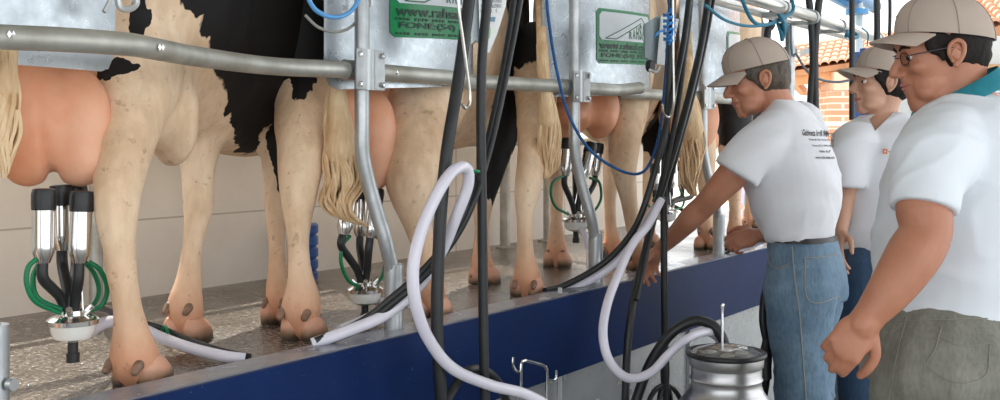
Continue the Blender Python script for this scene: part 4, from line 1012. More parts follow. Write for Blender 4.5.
def onlooker(px, head_y, d, label, cloth, hair, legs):
    """small distant person, standing; one skin from head to feet plus clothing"""
    base = U(px, head_y, d); gz = .60; H = base.z-gz+.11
    t = thing('person', label, 'person', (base.x, base.y, gz), 'people beyond the platform'); s = H/1.72; o = Vector((base.x, base.y, gz))
    q = lambda x, z, y=0: o+RT*(x*s)+FW*(y*s)+UP*(z*s)
    bm = B(); ell(bm, q(0, 1.60), (.075*s, .085*s, .11*s)); limb(bm, [q(0, 1.5), q(0, 1.35), q(0, 1.1), q(0, .9)], [.05*s, .12*s, .12*s, .13*s])
    for sg in (-1, 1):
        limb(bm, [q(sg*.08, .9), q(sg*.09, .48), q(sg*.09, .08)], [.08*s, .055*s, .04*s]); limb(bm, [q(sg*.09, .04), q(sg*.09, .03, -.12)], [.04*s, .03*s])
        limb(bm, [q(sg*.17, 1.38), q(sg*.24, 1.1), q(sg*.25, .85, -.04)], [.05*s, .04*s, .03*s]); limb(bm, [q(sg*.25, .84, -.05), q(sg*.25, .74, -.07)], [.03*s, .02*s])
    subm('body', remesh(bm, .02, 2), skin_far, t, angle=180)
    bm = B(); limb(bm, [q(0, 1.40), q(0, 1.2), q(0, 1.0), q(0, .86)], [.13*s, .15*s, .145*s, .15*s]); 
    for sg in (-1, 1): limb(bm, [q(sg*.15, 1.40), q(sg*.22, 1.18)], [.07*s, .06*s])
    subm('shirt', remesh(bm, .02, 2), cloth, t, angle=180)
    bm = B(); 
    for sg in (-1, 1): limb(bm, [q(sg*.08, .92), q(sg*.09, .5), q(sg*.09, .12)], [.10*s, .075*s, .06*s])
    subm('trousers', remesh(bm, .02, 2), legs, t, angle=180)
    bm = B(); ell(bm, q(0, 1.65, .015), (.082*s, .09*s, .085*s)); sub('hair', bm, hair, t)
onlooker(738, 150, 11.0, 'distant person in a pink top beyond the platform', pink, hair_far, pink)
onlooker(748, 148, 11.5, 'distant person in a teal top beyond the platform', teal, slate, teal)
onlooker(756, 150, 11.2, 'distant person in slate clothes beyond the platform', slate, slate, pink)
onlooker(739, 207, 9.5, 'small child with light brown hair beyond the platform', pink, hair_far, slate)
onlooker(665, 203, 9.0, 'distant child in a teal top behind the farthest milking cups', teal, hair_far, teal)
# unseen roof over the pit and platform, added for shade, shortened to let sun in
roofm = mat('roof_sheet', (.45, .44, .42), rough=.7)
bm = B(); box(bm, (1.1, -1.1, 3.3), (8.5, 6.2, .06)); struct('ceiling', bm, roofm)
# ------------------------------------------------------------------ people
def skin_mat(name, c1, c2):
    m, nt, b = newmat(name)
    f = noisetex(nt, 9, 5); f2 = noisetex(nt, 120, 3)
    nt.links.new(ramp(nt, f, [(.3, c1), (.7, c2)]), b.inputs['Base Color']); b.inputs['Roughness'].default_value = .48
    b.inputs['Subsurface Weight'].default_value = .08; b.inputs['Subsurface Radius'].default_value = (.02, .008, .004)
    bump(nt, b, f2, .12, .002); return m
skin1 = skin_mat('sunned_skin', (.52, .24, .15), (.44, .18, .10))
skin2 = skin_mat('fair_tan_skin', (.56, .32, .22), (.48, .25, .16))
skin3 = skin_mat('tanned_skin', (.47, .205, .12), (.38, .15, .085))
hair1 = mat('brown_grey_hair', (.10, .075, .05), (.04, .03, .022), rough=.55, scale=40, stretch=(1, 1, .3), bmp=.6, bscale=90)
hair2 = mat('near_black_hair', (.012, .010, .009), (.02, .016, .014), rough=.75, spec=.2, scale=40, stretch=(1, 1, .3), bmp=.6, bscale=90)
capm = mat('beige_cap_cloth', (.44, .36, .30), (.40, .325, .27), rough=.85, scale=5, bmp=.12, bscale=200, bdist=.002)
white_cl = mat('white_cotton', (.75, .76, .79), (.70, .71, .75), rough=.8, scale=3, bmp=.1, bscale=160, bdist=.002)
white_cl2 = mat('white_polo_knit', (.72, .76, .80), (.67, .71, .76), rough=.85, scale=3, bmp=.12, bscale=220, bdist=.002)
tealc = mat('teal_collar', (.015, .20, .25), (.012, .17, .22), rough=.8, scale=60, bmp=.2)
def denim(name, a, b_, rough=.85):
    m, nt, b = newmat(name)
    f = noisetex(nt, 5, 6, .7); f2 = noisetex(nt, 120, 3, vec=objco(nt, (1, 1, .25)))
    mx = N(nt, 'ShaderNodeMix', data_type='RGBA', blend_type='MULTIPLY'); mx.inputs[0].default_value = .6
    nt.links.new(ramp(nt, f, [(.33, a), (.68, b_)]), mx.inputs[6]); nt.links.new(ramp(nt, f2, [(.3, (.65,)*3), (.65, (1.15,)*3)]), mx.inputs[7])
    nt.links.new(mx.outputs[2], b.inputs['Base Color']); b.inputs['Roughness'].default_value = rough
    bump(nt, b, f2, .2, .002); return m
jean1 = denim('faded_blue_denim', (.085, .155, .235), (.18, .27, .36))
jean2 = denim('dark_blue_denim', (.02, .05, .10), (.035, .075, .14))
jean3 = denim('grey_olive_denim', (.155, .155, .125), (.225, .22, .185))
leather = mat('black_leather', (.02, .018, .016), rough=.4)
shoe_m = mat('dark_shoe', (.05, .04, .035), rough=.5)
lip_m = mat('lip_skin', (.42, .15, .12), rough=.5)
eyew = mat('eye_white', (.75, .72, .68), rough=.2)
stitch = mat('pale_stitching', (.30, .30, .27), rough=.8)

def headframe(c, yaw, pitch, roll=0, s=1.0):
    """c: point midway between the ears; yaw 0 looks image-left, + turns away from the camera; pitch + looks down"""
    F = (RT*-math.cos(yaw) + FW*math.sin(yaw)).normalized()
    Lf = UP.cross(F).normalized()                      # person's left
    F2 = (F*math.cos(pitch) - UP*math.sin(pitch)).normalized()
    Up2 = F2.cross(Lf).normalized()
    M = Matrix((F2, Lf, Up2)).transposed()
    f = lambda x, y, z: Vector(c) + (F2*x + Lf*y + Up2*z)*s
    return f, M
def head_shapes(bm, f, M, s=1.0, fat=1.0):
    E = lambda c, r: ell(bm, f(*c), tuple(q*s for q in r), 20, 14, M)
    E((.002, 0, .045), (.099, .077, .090)); E((-.03, 0, .01), (.07, .068, .075))
    E((.040, 0, -.005), (.062, .063*fat, .082)); E((.045, 0, -.060), (.050*fat, .056*fat, .048)); E((.080, 0, -.094), (.022, .026, .018))
    E((.06, .028, -.078), (.03, .026*fat, .02)); E((.06, -.028, -.078), (.03, .026*fat, .02))
    E((.080, 0, .042), (.022, .048, .026)); E((.088, .024, .030), (.012, .020, .007)); E((.088, -.024, .030), (.012, .020, .007))
    for q in (-1, 1):
        E((.070, q*.040, -.016), (.026, .022, .020)); E((.112, q*.0125, -.027), (.011, .008, .0075))
        E((.004, q*.078*fat, -.002), (.014, .008, .022))
    limb(bm, [f(.094, 0, .026), f(.104, 0, .006), f(.117, 0, -.014), f(.121, 0, -.022)], [.008*s, .0095*s, .012*s, .0115*s], 12, 3)
    E((.098, 0, -.030), (.012, .012, .008))
    E((.096, 0, -.046), (.012, .022, .010)); E((.094, 0, -.066), (.012, .022, .010)); E((.090, 0, -.080), (.012, .02, .012))
def head_parts(t, f, M, s, skinm, hairm, fat=1.0, hairlow=-.05, cap=True, brimcurve=.02, capf=None, brimlen=.070):
    for q in (-1, 1):
        # ears
        es = .86
        bm = B(); rim = [(.012, .079, -.022), (.020, .083, .000), (.014, .088, .022), (-.004, .092, .030), (-.017, .094, .018), (-.015, .092, -.004), (-.004, .086, -.022), (.008, .081, -.032)]
        limb(bm, [f(x*es, q*(.077+(y-.079)*es)*fat, z*es) for x, y, z in rim], [.0045*s, .0045*s, .0048*s, .0052*s, .0052*s, .0048*s, .0055*s, .0065*s], 10, 4)
        ell(bm, f(.0, q*.083*fat, .002), (.014*s, .006*s, .022*s), 14, 10, M); limb(bm, [f(.013, q*.082*fat, -.004), f(.003, q*.087*fat, .010)], [.005*s, .004*s], 8, 2)
        sub('ear', bm, skinm, t)
        bm = B(); ell(bm, f(.0815, q*.032, .010), (.0122*s,)*3, 18, 12); e = sub('eye', bm, eyew, t)
        bm = B(); ell(bm, f(.0900, q*.033, .009), (.0052*s, .0066*s, .0066*s), 14, 10, M); sub('iris', bm, eye_m, e)
        bm = B(); limb(bm, [f(.088, q*.018, .0165), f(.0965, q*.031, .0195), f(.086, q*.046, .0155)], [.0035*s, .0042*s, .0035*s], 8, 4); limb(bm, [f(.090, q*.018, .001), f(.0945, q*.031, -.0015), f(.085, q*.045, .002)], [.003*s]*3, 8, 4); sub('eyelid', bm, skinm, t)
        bm = B(); limb(bm, [f(.0985, q*.012, .031), f(.099, q*.028, .036), f(.088, q*.048, .031)], [.0035*s, .004*s, .0022*s], 8, 4, flat=.6); sub('eyebrow', bm, hairm, t)
    bm = B(); limb(bm, [f(.094, -.020, -.0535), f(.1055, -.006, -.0510), f(.1065, 0, -.0520), f(.1055, .006, -.0510), f(.094, .020, -.0535)], [.002*s, .0042*s, .004*s, .0042*s, .002*s], 8, 4)
    limb(bm, [f(.093, -.018, -.0560), f(.1045, 0, -.0610), f(.093, .018, -.0560)], [.002*s, .0052*s, .002*s], 8, 4); sub('lips', bm, lip_m, t)
    # hair: shell below the cap edge, round the back and over the temples
    bm = B(); E = lambda c, r: ell(bm, f(*c), tuple(q*s for q in r), 28, 18, M)
    E((-.022, 0, .022), (.092, .0835, .080)); E((-.040, 0, -.012), (.066, .072, .052)); E((-.052, 0, -.035), (.042, .058, .03))
    for q in (-1, 1): E((.030, q*.068, .030), (.030, .014, .030)); E((.028, q*.074, .006), (.009, .007, .022))
    me = remesh(bm, .0045, 2, .5, lambda v: .0022*noise.noise(v*70)+.002*noise.noise(v*35)); subm('hair', me, hairm, t, angle=180)
    # cap: crown, brim, band, button
    if capf: f, M = capf
    n = 40; rows = []
    def crown(u, v, off=0):
        # u angle, v 0..1 from rim to top
        a = 2*PI*u; ph = v*PI/2
        r = (math.cos(ph)**.72 if v < 1 else 0)
        x = -.004+(.112+off)*r*math.cos(a); y = (.0905+off)*r*math.sin(a)
        z = .040+(.098+off)*math.sin(ph)**.95 + .010*math.cos(a)*(1-v)
        x += .006*math.sin(ph)
        return f(x, y, z)
    bm = B(); V_ = {}
    for i in range(n):
        for j in range(13):
            for sd_, off in ((0, 0), (1, -.003)):
                V_[i, j, sd_] = bm.verts.new(crown(i/n, j/13, off))
    for sd_ in (0, 1):
        top = bm.verts.new(crown(0, 1, 0 if sd_ == 0 else -.003))
        for i in range(n):
            for j in range(12): bm.faces.new((V_[i, j, sd_], V_[(i+1) % n, j, sd_], V_[(i+1) % n, j+1, sd_], V_[i, j+1, sd_]))
            bm.faces.new((V_[i, 12, sd_], V_[(i+1) % n, 12, sd_], top))
    for i in range(n): bm.faces.new((V_[i, 0, 0], V_[(i+1) % n, 0, 0], V_[(i+1) % n, 0, 1], V_[i, 0, 1]))
    cp = sub('cap', bm, capm, t)
    bm = B(); rows = []
    for i in range(21):
        a = -1.12+2.24*i/20
        row = []
        for j in range(8):
            k = j/7
            x0 = -.004+.110*math.cos(a); y0 = .0895*math.sin(a)
            ext = brimlen*math.cos(a*.82)**.8
            x = x0+ext*k*1.0; y = y0*(1-.10*k)
            z = .050-.010*(1-math.cos(a))-.020*k - brimcurve*(y/.08)**2*(.4+.6*k)
            row.append((f(x, y, z), f(x, y, z-.0032)))
        rows.append(row)
    vv = [[(bm.verts.new(a_), bm.verts.new(b_)) for a_, b_ in r] for r in rows]
    for i in range(20):
        for j in range(7):
            bm.faces.new((vv[i][j][0], vv[i+1][j][0], vv[i+1][j+1][0], vv[i][j+1][0])); bm.faces.new((vv[i][j][1], vv[i][j+1][1], vv[i+1][j+1][1], vv[i+1][j][1]))
        bm.faces.new((vv[i][7][0], vv[i+1][7][0], vv[i+1][7][1], vv[i][7][1])); bm.faces.new((vv[i][0][0], vv[i][0][1], vv[i+1][0][1], vv[i+1][0][0]))
    for i in (0, 20):
        for j in range(7): bm.faces.new((vv[i][j][0], vv[i][j+1][0], vv[i][j+1][1], vv[i][j][1]))
    sub('brim', bm, capm, cp)
    bm = B(); ell(bm, crown(0, 1, .002), (.007*s, .007*s, .004*s), 12, 8, M); sub('button', bm, capm, cp)
    bm = B()
    for q in range(6):
        tube(bm, [crown((q+.5)/6, v/12, .0006) for v in range(0, 13)], .0011*s, 5)
    sub('seams', bm, mat('cap_seam', (.30, .25, .21), rough=.9), cp)
    # small embroidered mark on the front and a dark strap at the back
    bm = B()
    for k in range(4):
        a = .955+.014*k; p = [crown(a+du, v, .0012) for du, v in ((0, .24), (.009, .24), (.009, .29), (0, .29))]
        bm.faces.new([bm.verts.new(x) for x in p])
    sub('embroidery', bm, mat('dark_embroidery', (.10, .07, .06), rough=.8), cp, False)
    return cp

def rings_torso(bm, rings, n=32, e=.9, yaw=0.0):
    """rings: (px_left, px_right, py, depth, breadth half) horizontal sections in a body turned by yaw"""
    Fd = RT*-math.cos(yaw) + FW*math.sin(yaw); Sd = Vector((-Fd.y, Fd.x, 0))
    out = []
    for xl, xr, y, d, hb in cr(rings, 4):
        c = U((xl+xr)/2, y, d); w = (xr-xl)/2*d/FPX
        # silhouette half width w = sqrt((a cos)^2+(b sin)^2)
        a = math.sqrt(max(w*w-(hb*math.sin(yaw))**2, (.35*w)**2))/max(.3, abs(math.cos(yaw)))
        ring = []
        for k in range(n):
            an = 2*PI*k/n; cs, sn = math.cos(an), math.sin(an)
            ring.append(c + Fd*(a*math.copysign(abs(cs)**e, cs)) + Sd*(hb*math.copysign(abs(sn)**e, sn)))
        out.append(ring)
    ringloft(bm, out)
def finger(bm, base, dirs, lens, r0, r1):
    P = [Vector(base)]; d = None
    for dd, ll in zip(dirs, lens): P.append(P[-1]+Vector(dd).normalized()*ll)
    R = [r0, r0*.97, (r0+r1)/2, r1][:len(P)]
    limb(bm, P, R, 10, 3)
    return P
def hand(bm, wrist, fdir, ndir, s=1.0, curl=.5, side=1, spread=.1, wr=.026):
    """palm from the wrist along fdir, back of the hand facing ndir; side=+1 puts the thumb towards fdir x ndir"""
    fd = Vector(fdir).normalized(); nd = Vector(ndir); nd = (nd-fd*nd.dot(fd)).normalized(); sd = fd.cross(nd).normalized()*side
    w = Vector(wrist)
    M = Matrix((fd, sd, nd)).transposed()
    limb(bm, [w-fd*.02*s, w+fd*.02*s], [wr*s, wr*.95*s], 12, 2)
    ell(bm, w+fd*.048*s, (.052*s, .040*s, .0165*s), 18, 12, M); ell(bm, w+fd*.03*s+sd*.020*s-nd*.006*s, (.034*s, .020*s, .017*s), 14, 10, M)
    for k, (off, ll, r) in enumerate(((.029, .92, .0092), (.010, 1.0, .0096), (-.010, .94, .0092), (-.028, .76, .0080))):
        b = w+fd*((.088-.006*abs(k-1))*s)+sd*(off*s)
        limb(bm, [w+fd*.03*s+sd*(off*.8*s)+nd*.004*s, b], [.011*s, .0108*s], 10, 2)
        a = curl*(1+.08*k); ds = []
        for q in range(3):
            a2 = a*(.75+q*.95); ds.append(fd*math.cos(a2)-nd*math.sin(a2)+sd*((1.5-k)*spread*.35))
        finger(bm, b, ds, (.042*ll*s, .027*ll*s, .021*ll*s), r*s, r*.8*s)
    tb = w+fd*.022*s+sd*.030*s-nd*.008*s
    finger(bm, tb, [fd*.75+sd*.75-nd*.35, fd*.95+sd*.25-nd*.45*curl, fd*.95-nd*.75*curl-sd*.1], (.036*s, .030*s, .024*s), .0125*s, .0092*s)
def folds(a, sc, seed=0.0, axis=(1, 1, .5)):
    def fold(v):
        q = Vector((v.x*sc*.8+seed, v.y*sc*.8, (v.z*1.0+(v.x+v.y)*.55)*sc*1.5))
        w_ = noise.noise(q); r_ = 1-abs(noise.noise(q*1.3+Vector((5, 2, 7))))*2.6
        return a*w_ + a*.55*max(0, r_)**2*max(0, .5+noise.noise(v*3+Vector((seed, 0, 0))))
    return fold
def folds_old(a, sc, seed=0.0, axis=(1, 1, .5)):
    return lambda v: a*noise.noise(Vector((v.x*sc*axis[0]+seed, v.y*sc*axis[1], v.z*sc*axis[2])))+a*.4*noise.noise(Vector((v.x*sc*2.3+seed, v.y*sc*2.3, v.z*sc*1.6)))

def sleeve(bm, pts, r, seg=26, smooth=4):
    ell(bm, pts[0], (r[0],)*3, 18, 12); tube(bm, pts, r, seg, smooth)
def wedgecut(me, planes):
    """remove the part of a mesh lying in front of all planes, with clean edges"""
    bm = bmesh.new(); bm.from_mesh(me)
    for co, no in planes: bmesh.ops.bisect_plane(bm, geom=list(bm.verts)+list(bm.edges)+list(bm.faces), plane_co=co, plane_no=no)
    kill = [f_ for f_ in bm.faces if all((f_.calc_center_median()-Vector(co)).dot(Vector(no)) > 0 for co, no in planes)]
    bmesh.ops.delete(bm, geom=kill, context='FACES'); bm.to_mesh(me); bm.free(); return me

# ================= man reaching to the cups =================
d1 = 3.75
g1 = U(805, 400, d1); t1 = thing('person', 'man in beige cap and printed white T-shirt reaching over the kerb to the cups', 'person', (g1.x, g1.y, 0))
f1, M1 = headframe(U(759, 80, d1), -.02, .27, s=1.06); s1 = 1.06
bm = B(); head_shapes(bm, f1, M1, s1, 1.0)
limb(bm, [f1(-.025, 0, -.02), U(776, 103, d1), U(786, 128, d1)], [.060, .060, .075], 18, 4)
# torso under the shirt
rings_torso(bm, [(772, 800, 112, d1, .08), (758, 816, 130, d1, .15), (756, 828, 165, d1, .155), (764, 828, 205, d1, .14), (774, 830, 240, d1, .135), (780, 832, 258, d1, .12)], yaw=.45)
# near (left) arm reaching forward to the platform
sh = U(757, 146, d1-.14); el = U(704, 206, 3.72); wr1 = U(662, 247, 3.92)
limb(bm, [sh, U(735, 172, d1-.13), U(716, 193, 3.66), el, U(692, 217, 3.76), U(676, 234, 3.85), wr1], [.062, .056, .047, .043, .043, .034, .027], 18, 4)
hand(bm, wr1, (wr1-el)*1.0+UP*-.05, UP*1+RT*.3-FW*.5, 1.05, .55, -1)
# far (right) arm: fist resting on the kerb in front of the belly
limb(bm, [U(806, 140, d1+.16), U(800, 180, d1+.20), U(790, 215, d1+.22), U(775, 232, d1+.20), U(760, 235, d1+.16)], [.058, .05, .043, .036, .028], 16, 4)
hand(bm, U(759, 235, d1+.15), RT*-1-UP*.25, UP*.5-FW*.7, 1.0, .95, 1)
# legs
for sg, dx, dd in ((-1, -14, -.09), (1, 10, .10)):
    hipp = U(804+dx*.5, 262, d1+dd)
    kn = Vector((hipp.x, hipp.y, .50)); an = Vector((kn.x, kn.y, .09))
    limb(bm, [hipp, (hipp+kn)/2, kn, (kn+an)/2, an], [.075, .065, .052, .048, .038], 16, 4)
    limb(bm, [an+UP*-.035, an+RT*-.10+UP*-.05, an+RT*-.17+UP*-.06], [.038, .034, .026], 12, 3)
subm('body', remesh(bm, .0046, 3, .5), skin1, t1, angle=180)
head_parts(t1, f1, M1, s1, skin1, hair1, 1.0, capf=headframe(U(759.5, 78.5, d1), .04, .31, s=s1))
# shirt
bm = B()
rings_torso(bm, [(770, 797, 99, d1, .085), (765, 808, 107, d1, .12), (753, 821, 122, d1, .18), (748, 831, 142, d1, .195), (741, 838, 168, d1, .20), (746, 840, 195, d1, .185), (755, 838, 218, d1, .18), (762, 836, 236, d1, .178), (766, 835, 240, d1, .172)], yaw=.45)
sleeve(bm, [U(776, 134, d1-.11), U(759, 149, d1-.14), U(746, 160, d1-.15), U(736, 174, d1-.15)], [.082, .086, .085, .084])
sleeve(bm, [U(802, 128, d1+.15), U(800, 155, d1+.19), U(797, 178, d1+.21)], [.09, .085, .08])
nsh = folds(.013, 7.0, 3.0, (1, 1, .8))
me = remesh(bm, .0085, 3, .5, nsh)
sh1 = subm('tshirt', me, white_cl, t1, angle=180)
def cuff(P, n_, r, m, parent, name='sleeve_hem', hh=.012):
    n_ = Vector(n_).normalized(); x = n_.orthogonal().normalized(); y = n_.cross(x); bm = B(); pts = [Vector(P)+x*(math.cos(a)*r)+y*(math.sin(a)*r) for a in [2*PI*k/28 for k in range(29)]]
    tube(bm, pts, .0035, 6); return sub(name, bm, m, parent)
# print on the back: projected on the cloth from behind
def project_print(shirt, root, rows, ink, d0, toward=None, lift=.0025, name='back_print'):
    """rows of (text, px_left, px_right, py_top_left, py_bottom_left, slope) laid on the shirt surface"""
    from mathutils.bvhtree import BVHTree
    me = shirt.data; base = Vector(root.location)
    tr = BVHTree.FromPolygons([v.co+base for v in me.vertices], [p.vertices[:] for p in me.polygons])
    bm = B()
    for s_, xa, xb, yt, yb, sl in rows:
        def fn(x, z):
            yy = yb-z*(yb-yt)+(x-xa)*sl
            p = U(x, yy, d0); dr = (p-CAM).normalized()
            hit = tr.ray_cast(CAM, dr)
            if hit[0] is None: return p
            nn = hit[1] if hit[1].dot(dr) < 0 else -hit[1]
            return hit[0]+nn*lift
        text_bm(bm, s_, 1, xa, xb, 0, 1, fn, .02)
    return sub(name, bm, ink, shirt, False)
ink = mat('dark_print_ink', (.07, .07, .08), rough=.7)
project_print(sh1, t1, [('Gabineta Irrill Rodrigu', 802, 834, 129.5, 137.5, .05), ('Fazenda Sao Irmao Rodrig', 808.5, 834, 138.5, 141, .03), ('Fone (51) 3741 8610', 812, 834, 144.5, 147, .03), ('Nativ. do JP', 819, 830, 150, 153, .02), ('www.rinho-leite.com', 815, 834, 156, 159, .0)], ink, d1)
# jeans
bm = B()
rings_torso(bm, [(768, 838, 236, d1, .172), (765, 842, 246, d1, .178), (765, 846, 262, d1, .182), (767, 848, 280, d1, .182), (769, 846, 300, d1, .17)], yaw=.45)
for sg, cx, dd in ((-1, -1, -.085), (1, 4, .10)):
    pts = []; 
    pts = [U(802+cx, 285, d1+dd), U(803+cx, 320, d1+dd), U(803+cx, 360, d1+dd), U(804+cx, 400, d1+dd)]
    k = pts[-1]; pts += [Vector((k.x, k.y, .30)), Vector((k.x, k.y, .08))]
    limb(bm, pts, [.125, .110, .100, .092, .088, .088], 24, 4)
je1 = subm('jeans', remesh(bm, .009, 3, .5, folds(.014, 6.5, 9.0, (1, 1, .45))), jean1, t1, angle=180)
def seam(pts, parent, root, r=.0016, m=None, d0=None, name='seam'):
    from mathutils.bvhtree import BVHTree
    me = parent.data; base = Vector(root.location)
    tr = BVHTree.FromPolygons([v.co+base for v in me.vertices], [p.vertices[:] for p in me.polygons])
    q = []
    for x, y in cr(pts, 8):
        dr = (U(x, y, 3)-CAM).normalized(); h = tr.ray_cast(CAM, dr)
        if h[0] is not None: q.append(h[0]-dr*.0012)
    bm = B()
    if len(q) > 1: tube(bm, q, r, 6)
    return sub(name, bm, m or stitch, parent)
seam([(792, 246), (795, 280), (800, 320), (803, 360), (806, 400)], je1, t1, .0024)
seam([(768, 250), (769, 262), (777, 268), (789, 264)], je1, t1, .0022, name='pocket')
seam([(805, 258), (806, 295), (818, 303), (840, 296)], je1, t1, .0020, name='pocket'); seam([(804, 258), (822, 257), (843, 253)], je1, t1, .0020, name='pocket')
seam([(767, 243), (790, 243), (815, 240), (842, 233)], je1, t1, .0022, name='waistband')
bm = B(); rings_torso(bm, [(766.5, 838.5, 234.5, d1, .176), (766, 839.5, 239.5, d1, .178)], yaw=.45); sub('belt', bm, leather, t1)
for q, dd in ((-1, -.085), (1, .10)):
    k = U(804, 400, d1+dd); bm = B(); c = Vector((k.x, k.y, 0))
    limb(bm, [c+RT*.05+UP*.055, c+RT*-.03+UP*.06, c+RT*-.12+UP*.045, c+RT*-.19+UP*.038], [.045, .050, .044, .034], 14, 4); me = remesh(bm, .009, 2); me = trimesh(me, lambda v: v.z > .002); subm('shoe', me, shoe_m, t1, angle=180)

# ================= young man =================
d2 = 4.15
g2 = U(868, 400, d2); t2_ = thing('person', 'young man in beige cap and white V-neck shirt standing between the other two', 'person', (g2.x, g2.y, 0))
f2_, M2 = headframe(U(883, 84, d2), -.04, .02, s=1.05)
bm = B(); head_shapes(bm, f2_, M2, 1.06, .96)
limb(bm, [f2_(-.03, 0, -.02), U(884, 112, d2+.01), U(888, 135, d2+.02)], [.054, .053, .07], 18, 4)
Y2 = -.95
rings_torso(bm, [(867, 898, 114.5, d2, .081), (858.5, 908.5, 122, d2, .122), (845.5, 912.5, 134, d2, .168), (842.5, 915.5, 150, d2, .178), (848, 910, 172, d2, .16), (855, 902, 215, d2, .13), (858, 896, 262, d2, .12)], yaw=Y2)
for q, (a, b_, c_, e_) in ((-1, ((857, 148, d2-.04), (848, 178, d2-.03), (844, 200, d2-.02), (840, 232, d2-.08))), (1, ((912, 146, d2+.0), (920, 190, d2+.02), (922, 215, d2), (915, 245, d2-.1)))):
    P = [U(*a), U(*b_), U(*c_), U(*e_)]
    limb(bm, P, [.048, .044, .040, .028], 16, 4); hand(bm, P[-1], P[-1]-P[-2], RT*(q)+FW*-.2, 1.0, .35, q)
for q in (-1, 1):
    h = U(874+q*13, 270, d2+q*.02); kn = Vector((h.x, h.y, .5)); an = Vector((h.x, h.y, .09))
    limb(bm, [h, (h+kn)/2, kn, (kn+an)/2, an], [.088, .075, .055, .05, .038], 16, 4); limb(bm, [an+UP*-.035, an+FW*-.1+RT*-.08+UP*-.055], [.036, .027], 12, 3)
subm('body', remesh(bm, .0048, 3, .5), skin2, t2_, angle=180)
head_parts(t2_, f2_, M2, 1.06, skin2, hair2, .96, capf=headframe(U(883, 84, d2), -.04, -.14, s=1.06))
bm = B()
rings_torso(bm, [(866, 899, 114, d2, .085), (856, 911, 121, d2, .13), (842, 916, 133, d2, .18), (839, 919, 150, d2, .19), (840, 918, 175, d2, .185), (843, 912, 205, d2, .18), (845, 908, 235, d2, .18), (846, 906, 253, d2, .18)], yaw=Y2)
sleeve(bm, [U(857, 142, d2-.03), U(849, 160, d2-.04), U(846, 184, d2-.03)], [.085, .080, .075])
sleeve(bm, [U(910, 138, d2), U(918, 160, d2), U(921, 185, d2)], [.085, .078, .072])
me = remesh(bm, .0085, 3, .5, folds(.012, 7, 5.0, (1, 1, .6)))
# V neck opening: two planes through the sight of the wearer's chest
va, vb_, vc = U(875, 131, d2-.25), U(865, 110, d2-.25), U(896, 110, d2-.25)
def vpl(a, b_): 
    return (a-CAM).cross(b_-CAM).normalized()
n1 = vpl(va, vb_); n2 = vpl(va, vc)
ctr = U(878, 116, d2-.25)
if (ctr-va).dot(n1) < 0: n1 = -n1
if (ctr-va).dot(n2) < 0: n2 = -n2
me = wedgecut(me, [(va, n1), (va, n2), (U(884, 120, d2-.02), -FW)])
sh2 = subm('tshirt', me, white_cl, t2_, angle=180)
bm = B(); P = [U(883, 149, d2-.29), U(892, 150.5, d2-.28), U(891.5, 157, d2-.28), U(882.5, 155.5, d2-.29)]
from mathutils.bvhtree import BVHTree
def bvh(o, root):
    base = Vector(root.location); return BVHTree.FromPolygons([v.co+base for v in o.data.vertices], [p.vertices[:] for p in o.data.polygons])
def onto(tr, x, y, lift):
    dr = (U(x, y, 3)-CAM).normalized(); h = tr.ray_cast(CAM, dr)
    if h[0] is None: return None
    nn = h[1] if h[1].dot(dr) < 0 else -h[1]
    return h[0]+nn*lift
tr2 = bvh(sh2, t2_)
def patch(tr, poly, lift, m, parent, name, n=6):
    (x0, y0), (x1, y1), (x2, y2), (x3, y3) = poly; bm = B(); g = {}
    for i in range(n+1):
        for j in range(n+1):
            a, b_ = i/n, j/n
            x = (1-b_)*((1-a)*x0+a*x1)+b_*((1-a)*x3+a*x2); y = (1-b_)*((1-a)*y0+a*y1)+b_*((1-a)*y3+a*y2)
            p = onto(tr, x, y, lift); g[i, j] = bm.verts.new(p) if p else None
    for i in range(n):
        for j in range(n):
            q = (g[i, j], g[i+1, j], g[i+1, j+1], g[i, j+1])
            if all(q): bm.faces.new(q)
    return sub(name, bm, m, parent, False)
bd = patch(tr2, [(882.5, 147), (892, 148.5), (891.5, 156), (882, 154.5)], .003, mat('badge_white', (.75, .74, .72), rough=.7), sh2, 'chest_badge')
patch(tr2, [(883.3, 148.6), (887.6, 149.2), (887.3, 154.0), (883, 153.3)], .0042, mat('badge_orange', (.72, .16, .05), rough=.7), bd, 'badge_mark')
patch(tr2, [(884.6, 150.3), (886.2, 150.5), (886.1, 152.2), (884.5, 152)], .005, MATS['badge_white'], bd, 'badge_hole')
patch(tr2, [(888.4, 151), (891.3, 151.4), (891.2, 152.2), (888.3, 151.8)], .0042, ink, bd, 'badge_line')
bm = B()
rings_torso(bm, [(848, 904, 250, d2, .17), (848, 904, 262, d2, .175), (848, 904, 285, d2, .17)], yaw=Y2)
for q in (-1, 1):
    h = U(875+q*14, 275, d2+q*.02); limb(bm, [h, Vector((h.x, h.y, .5)), Vector((h.x, h.y, .08))], [.11, .09, .085], 20, 5)
subm('jeans', remesh(bm, .009, 3, .5, folds(.007, 6, 1.0, (1, 1, .4))), jean2, t2_, angle=180)
for q in (-1, 1):
    h = U(875+q*14, 275, d2+q*.02); c = Vector((h.x, h.y, 0)); bm = B(); fo = (RT*-.6-FW*.5).normalized()
    limb(bm, [c-fo*.05+UP*.055, c+fo*.04+UP*.058, c+fo*.13+UP*.045, c+fo*.18+UP*.036], [.045, .048, .043, .032], 14, 4); subm('shoe', trimesh(remesh(bm, .009, 2), lambda v: v.z > .002), shoe_m, t2_, angle=180)

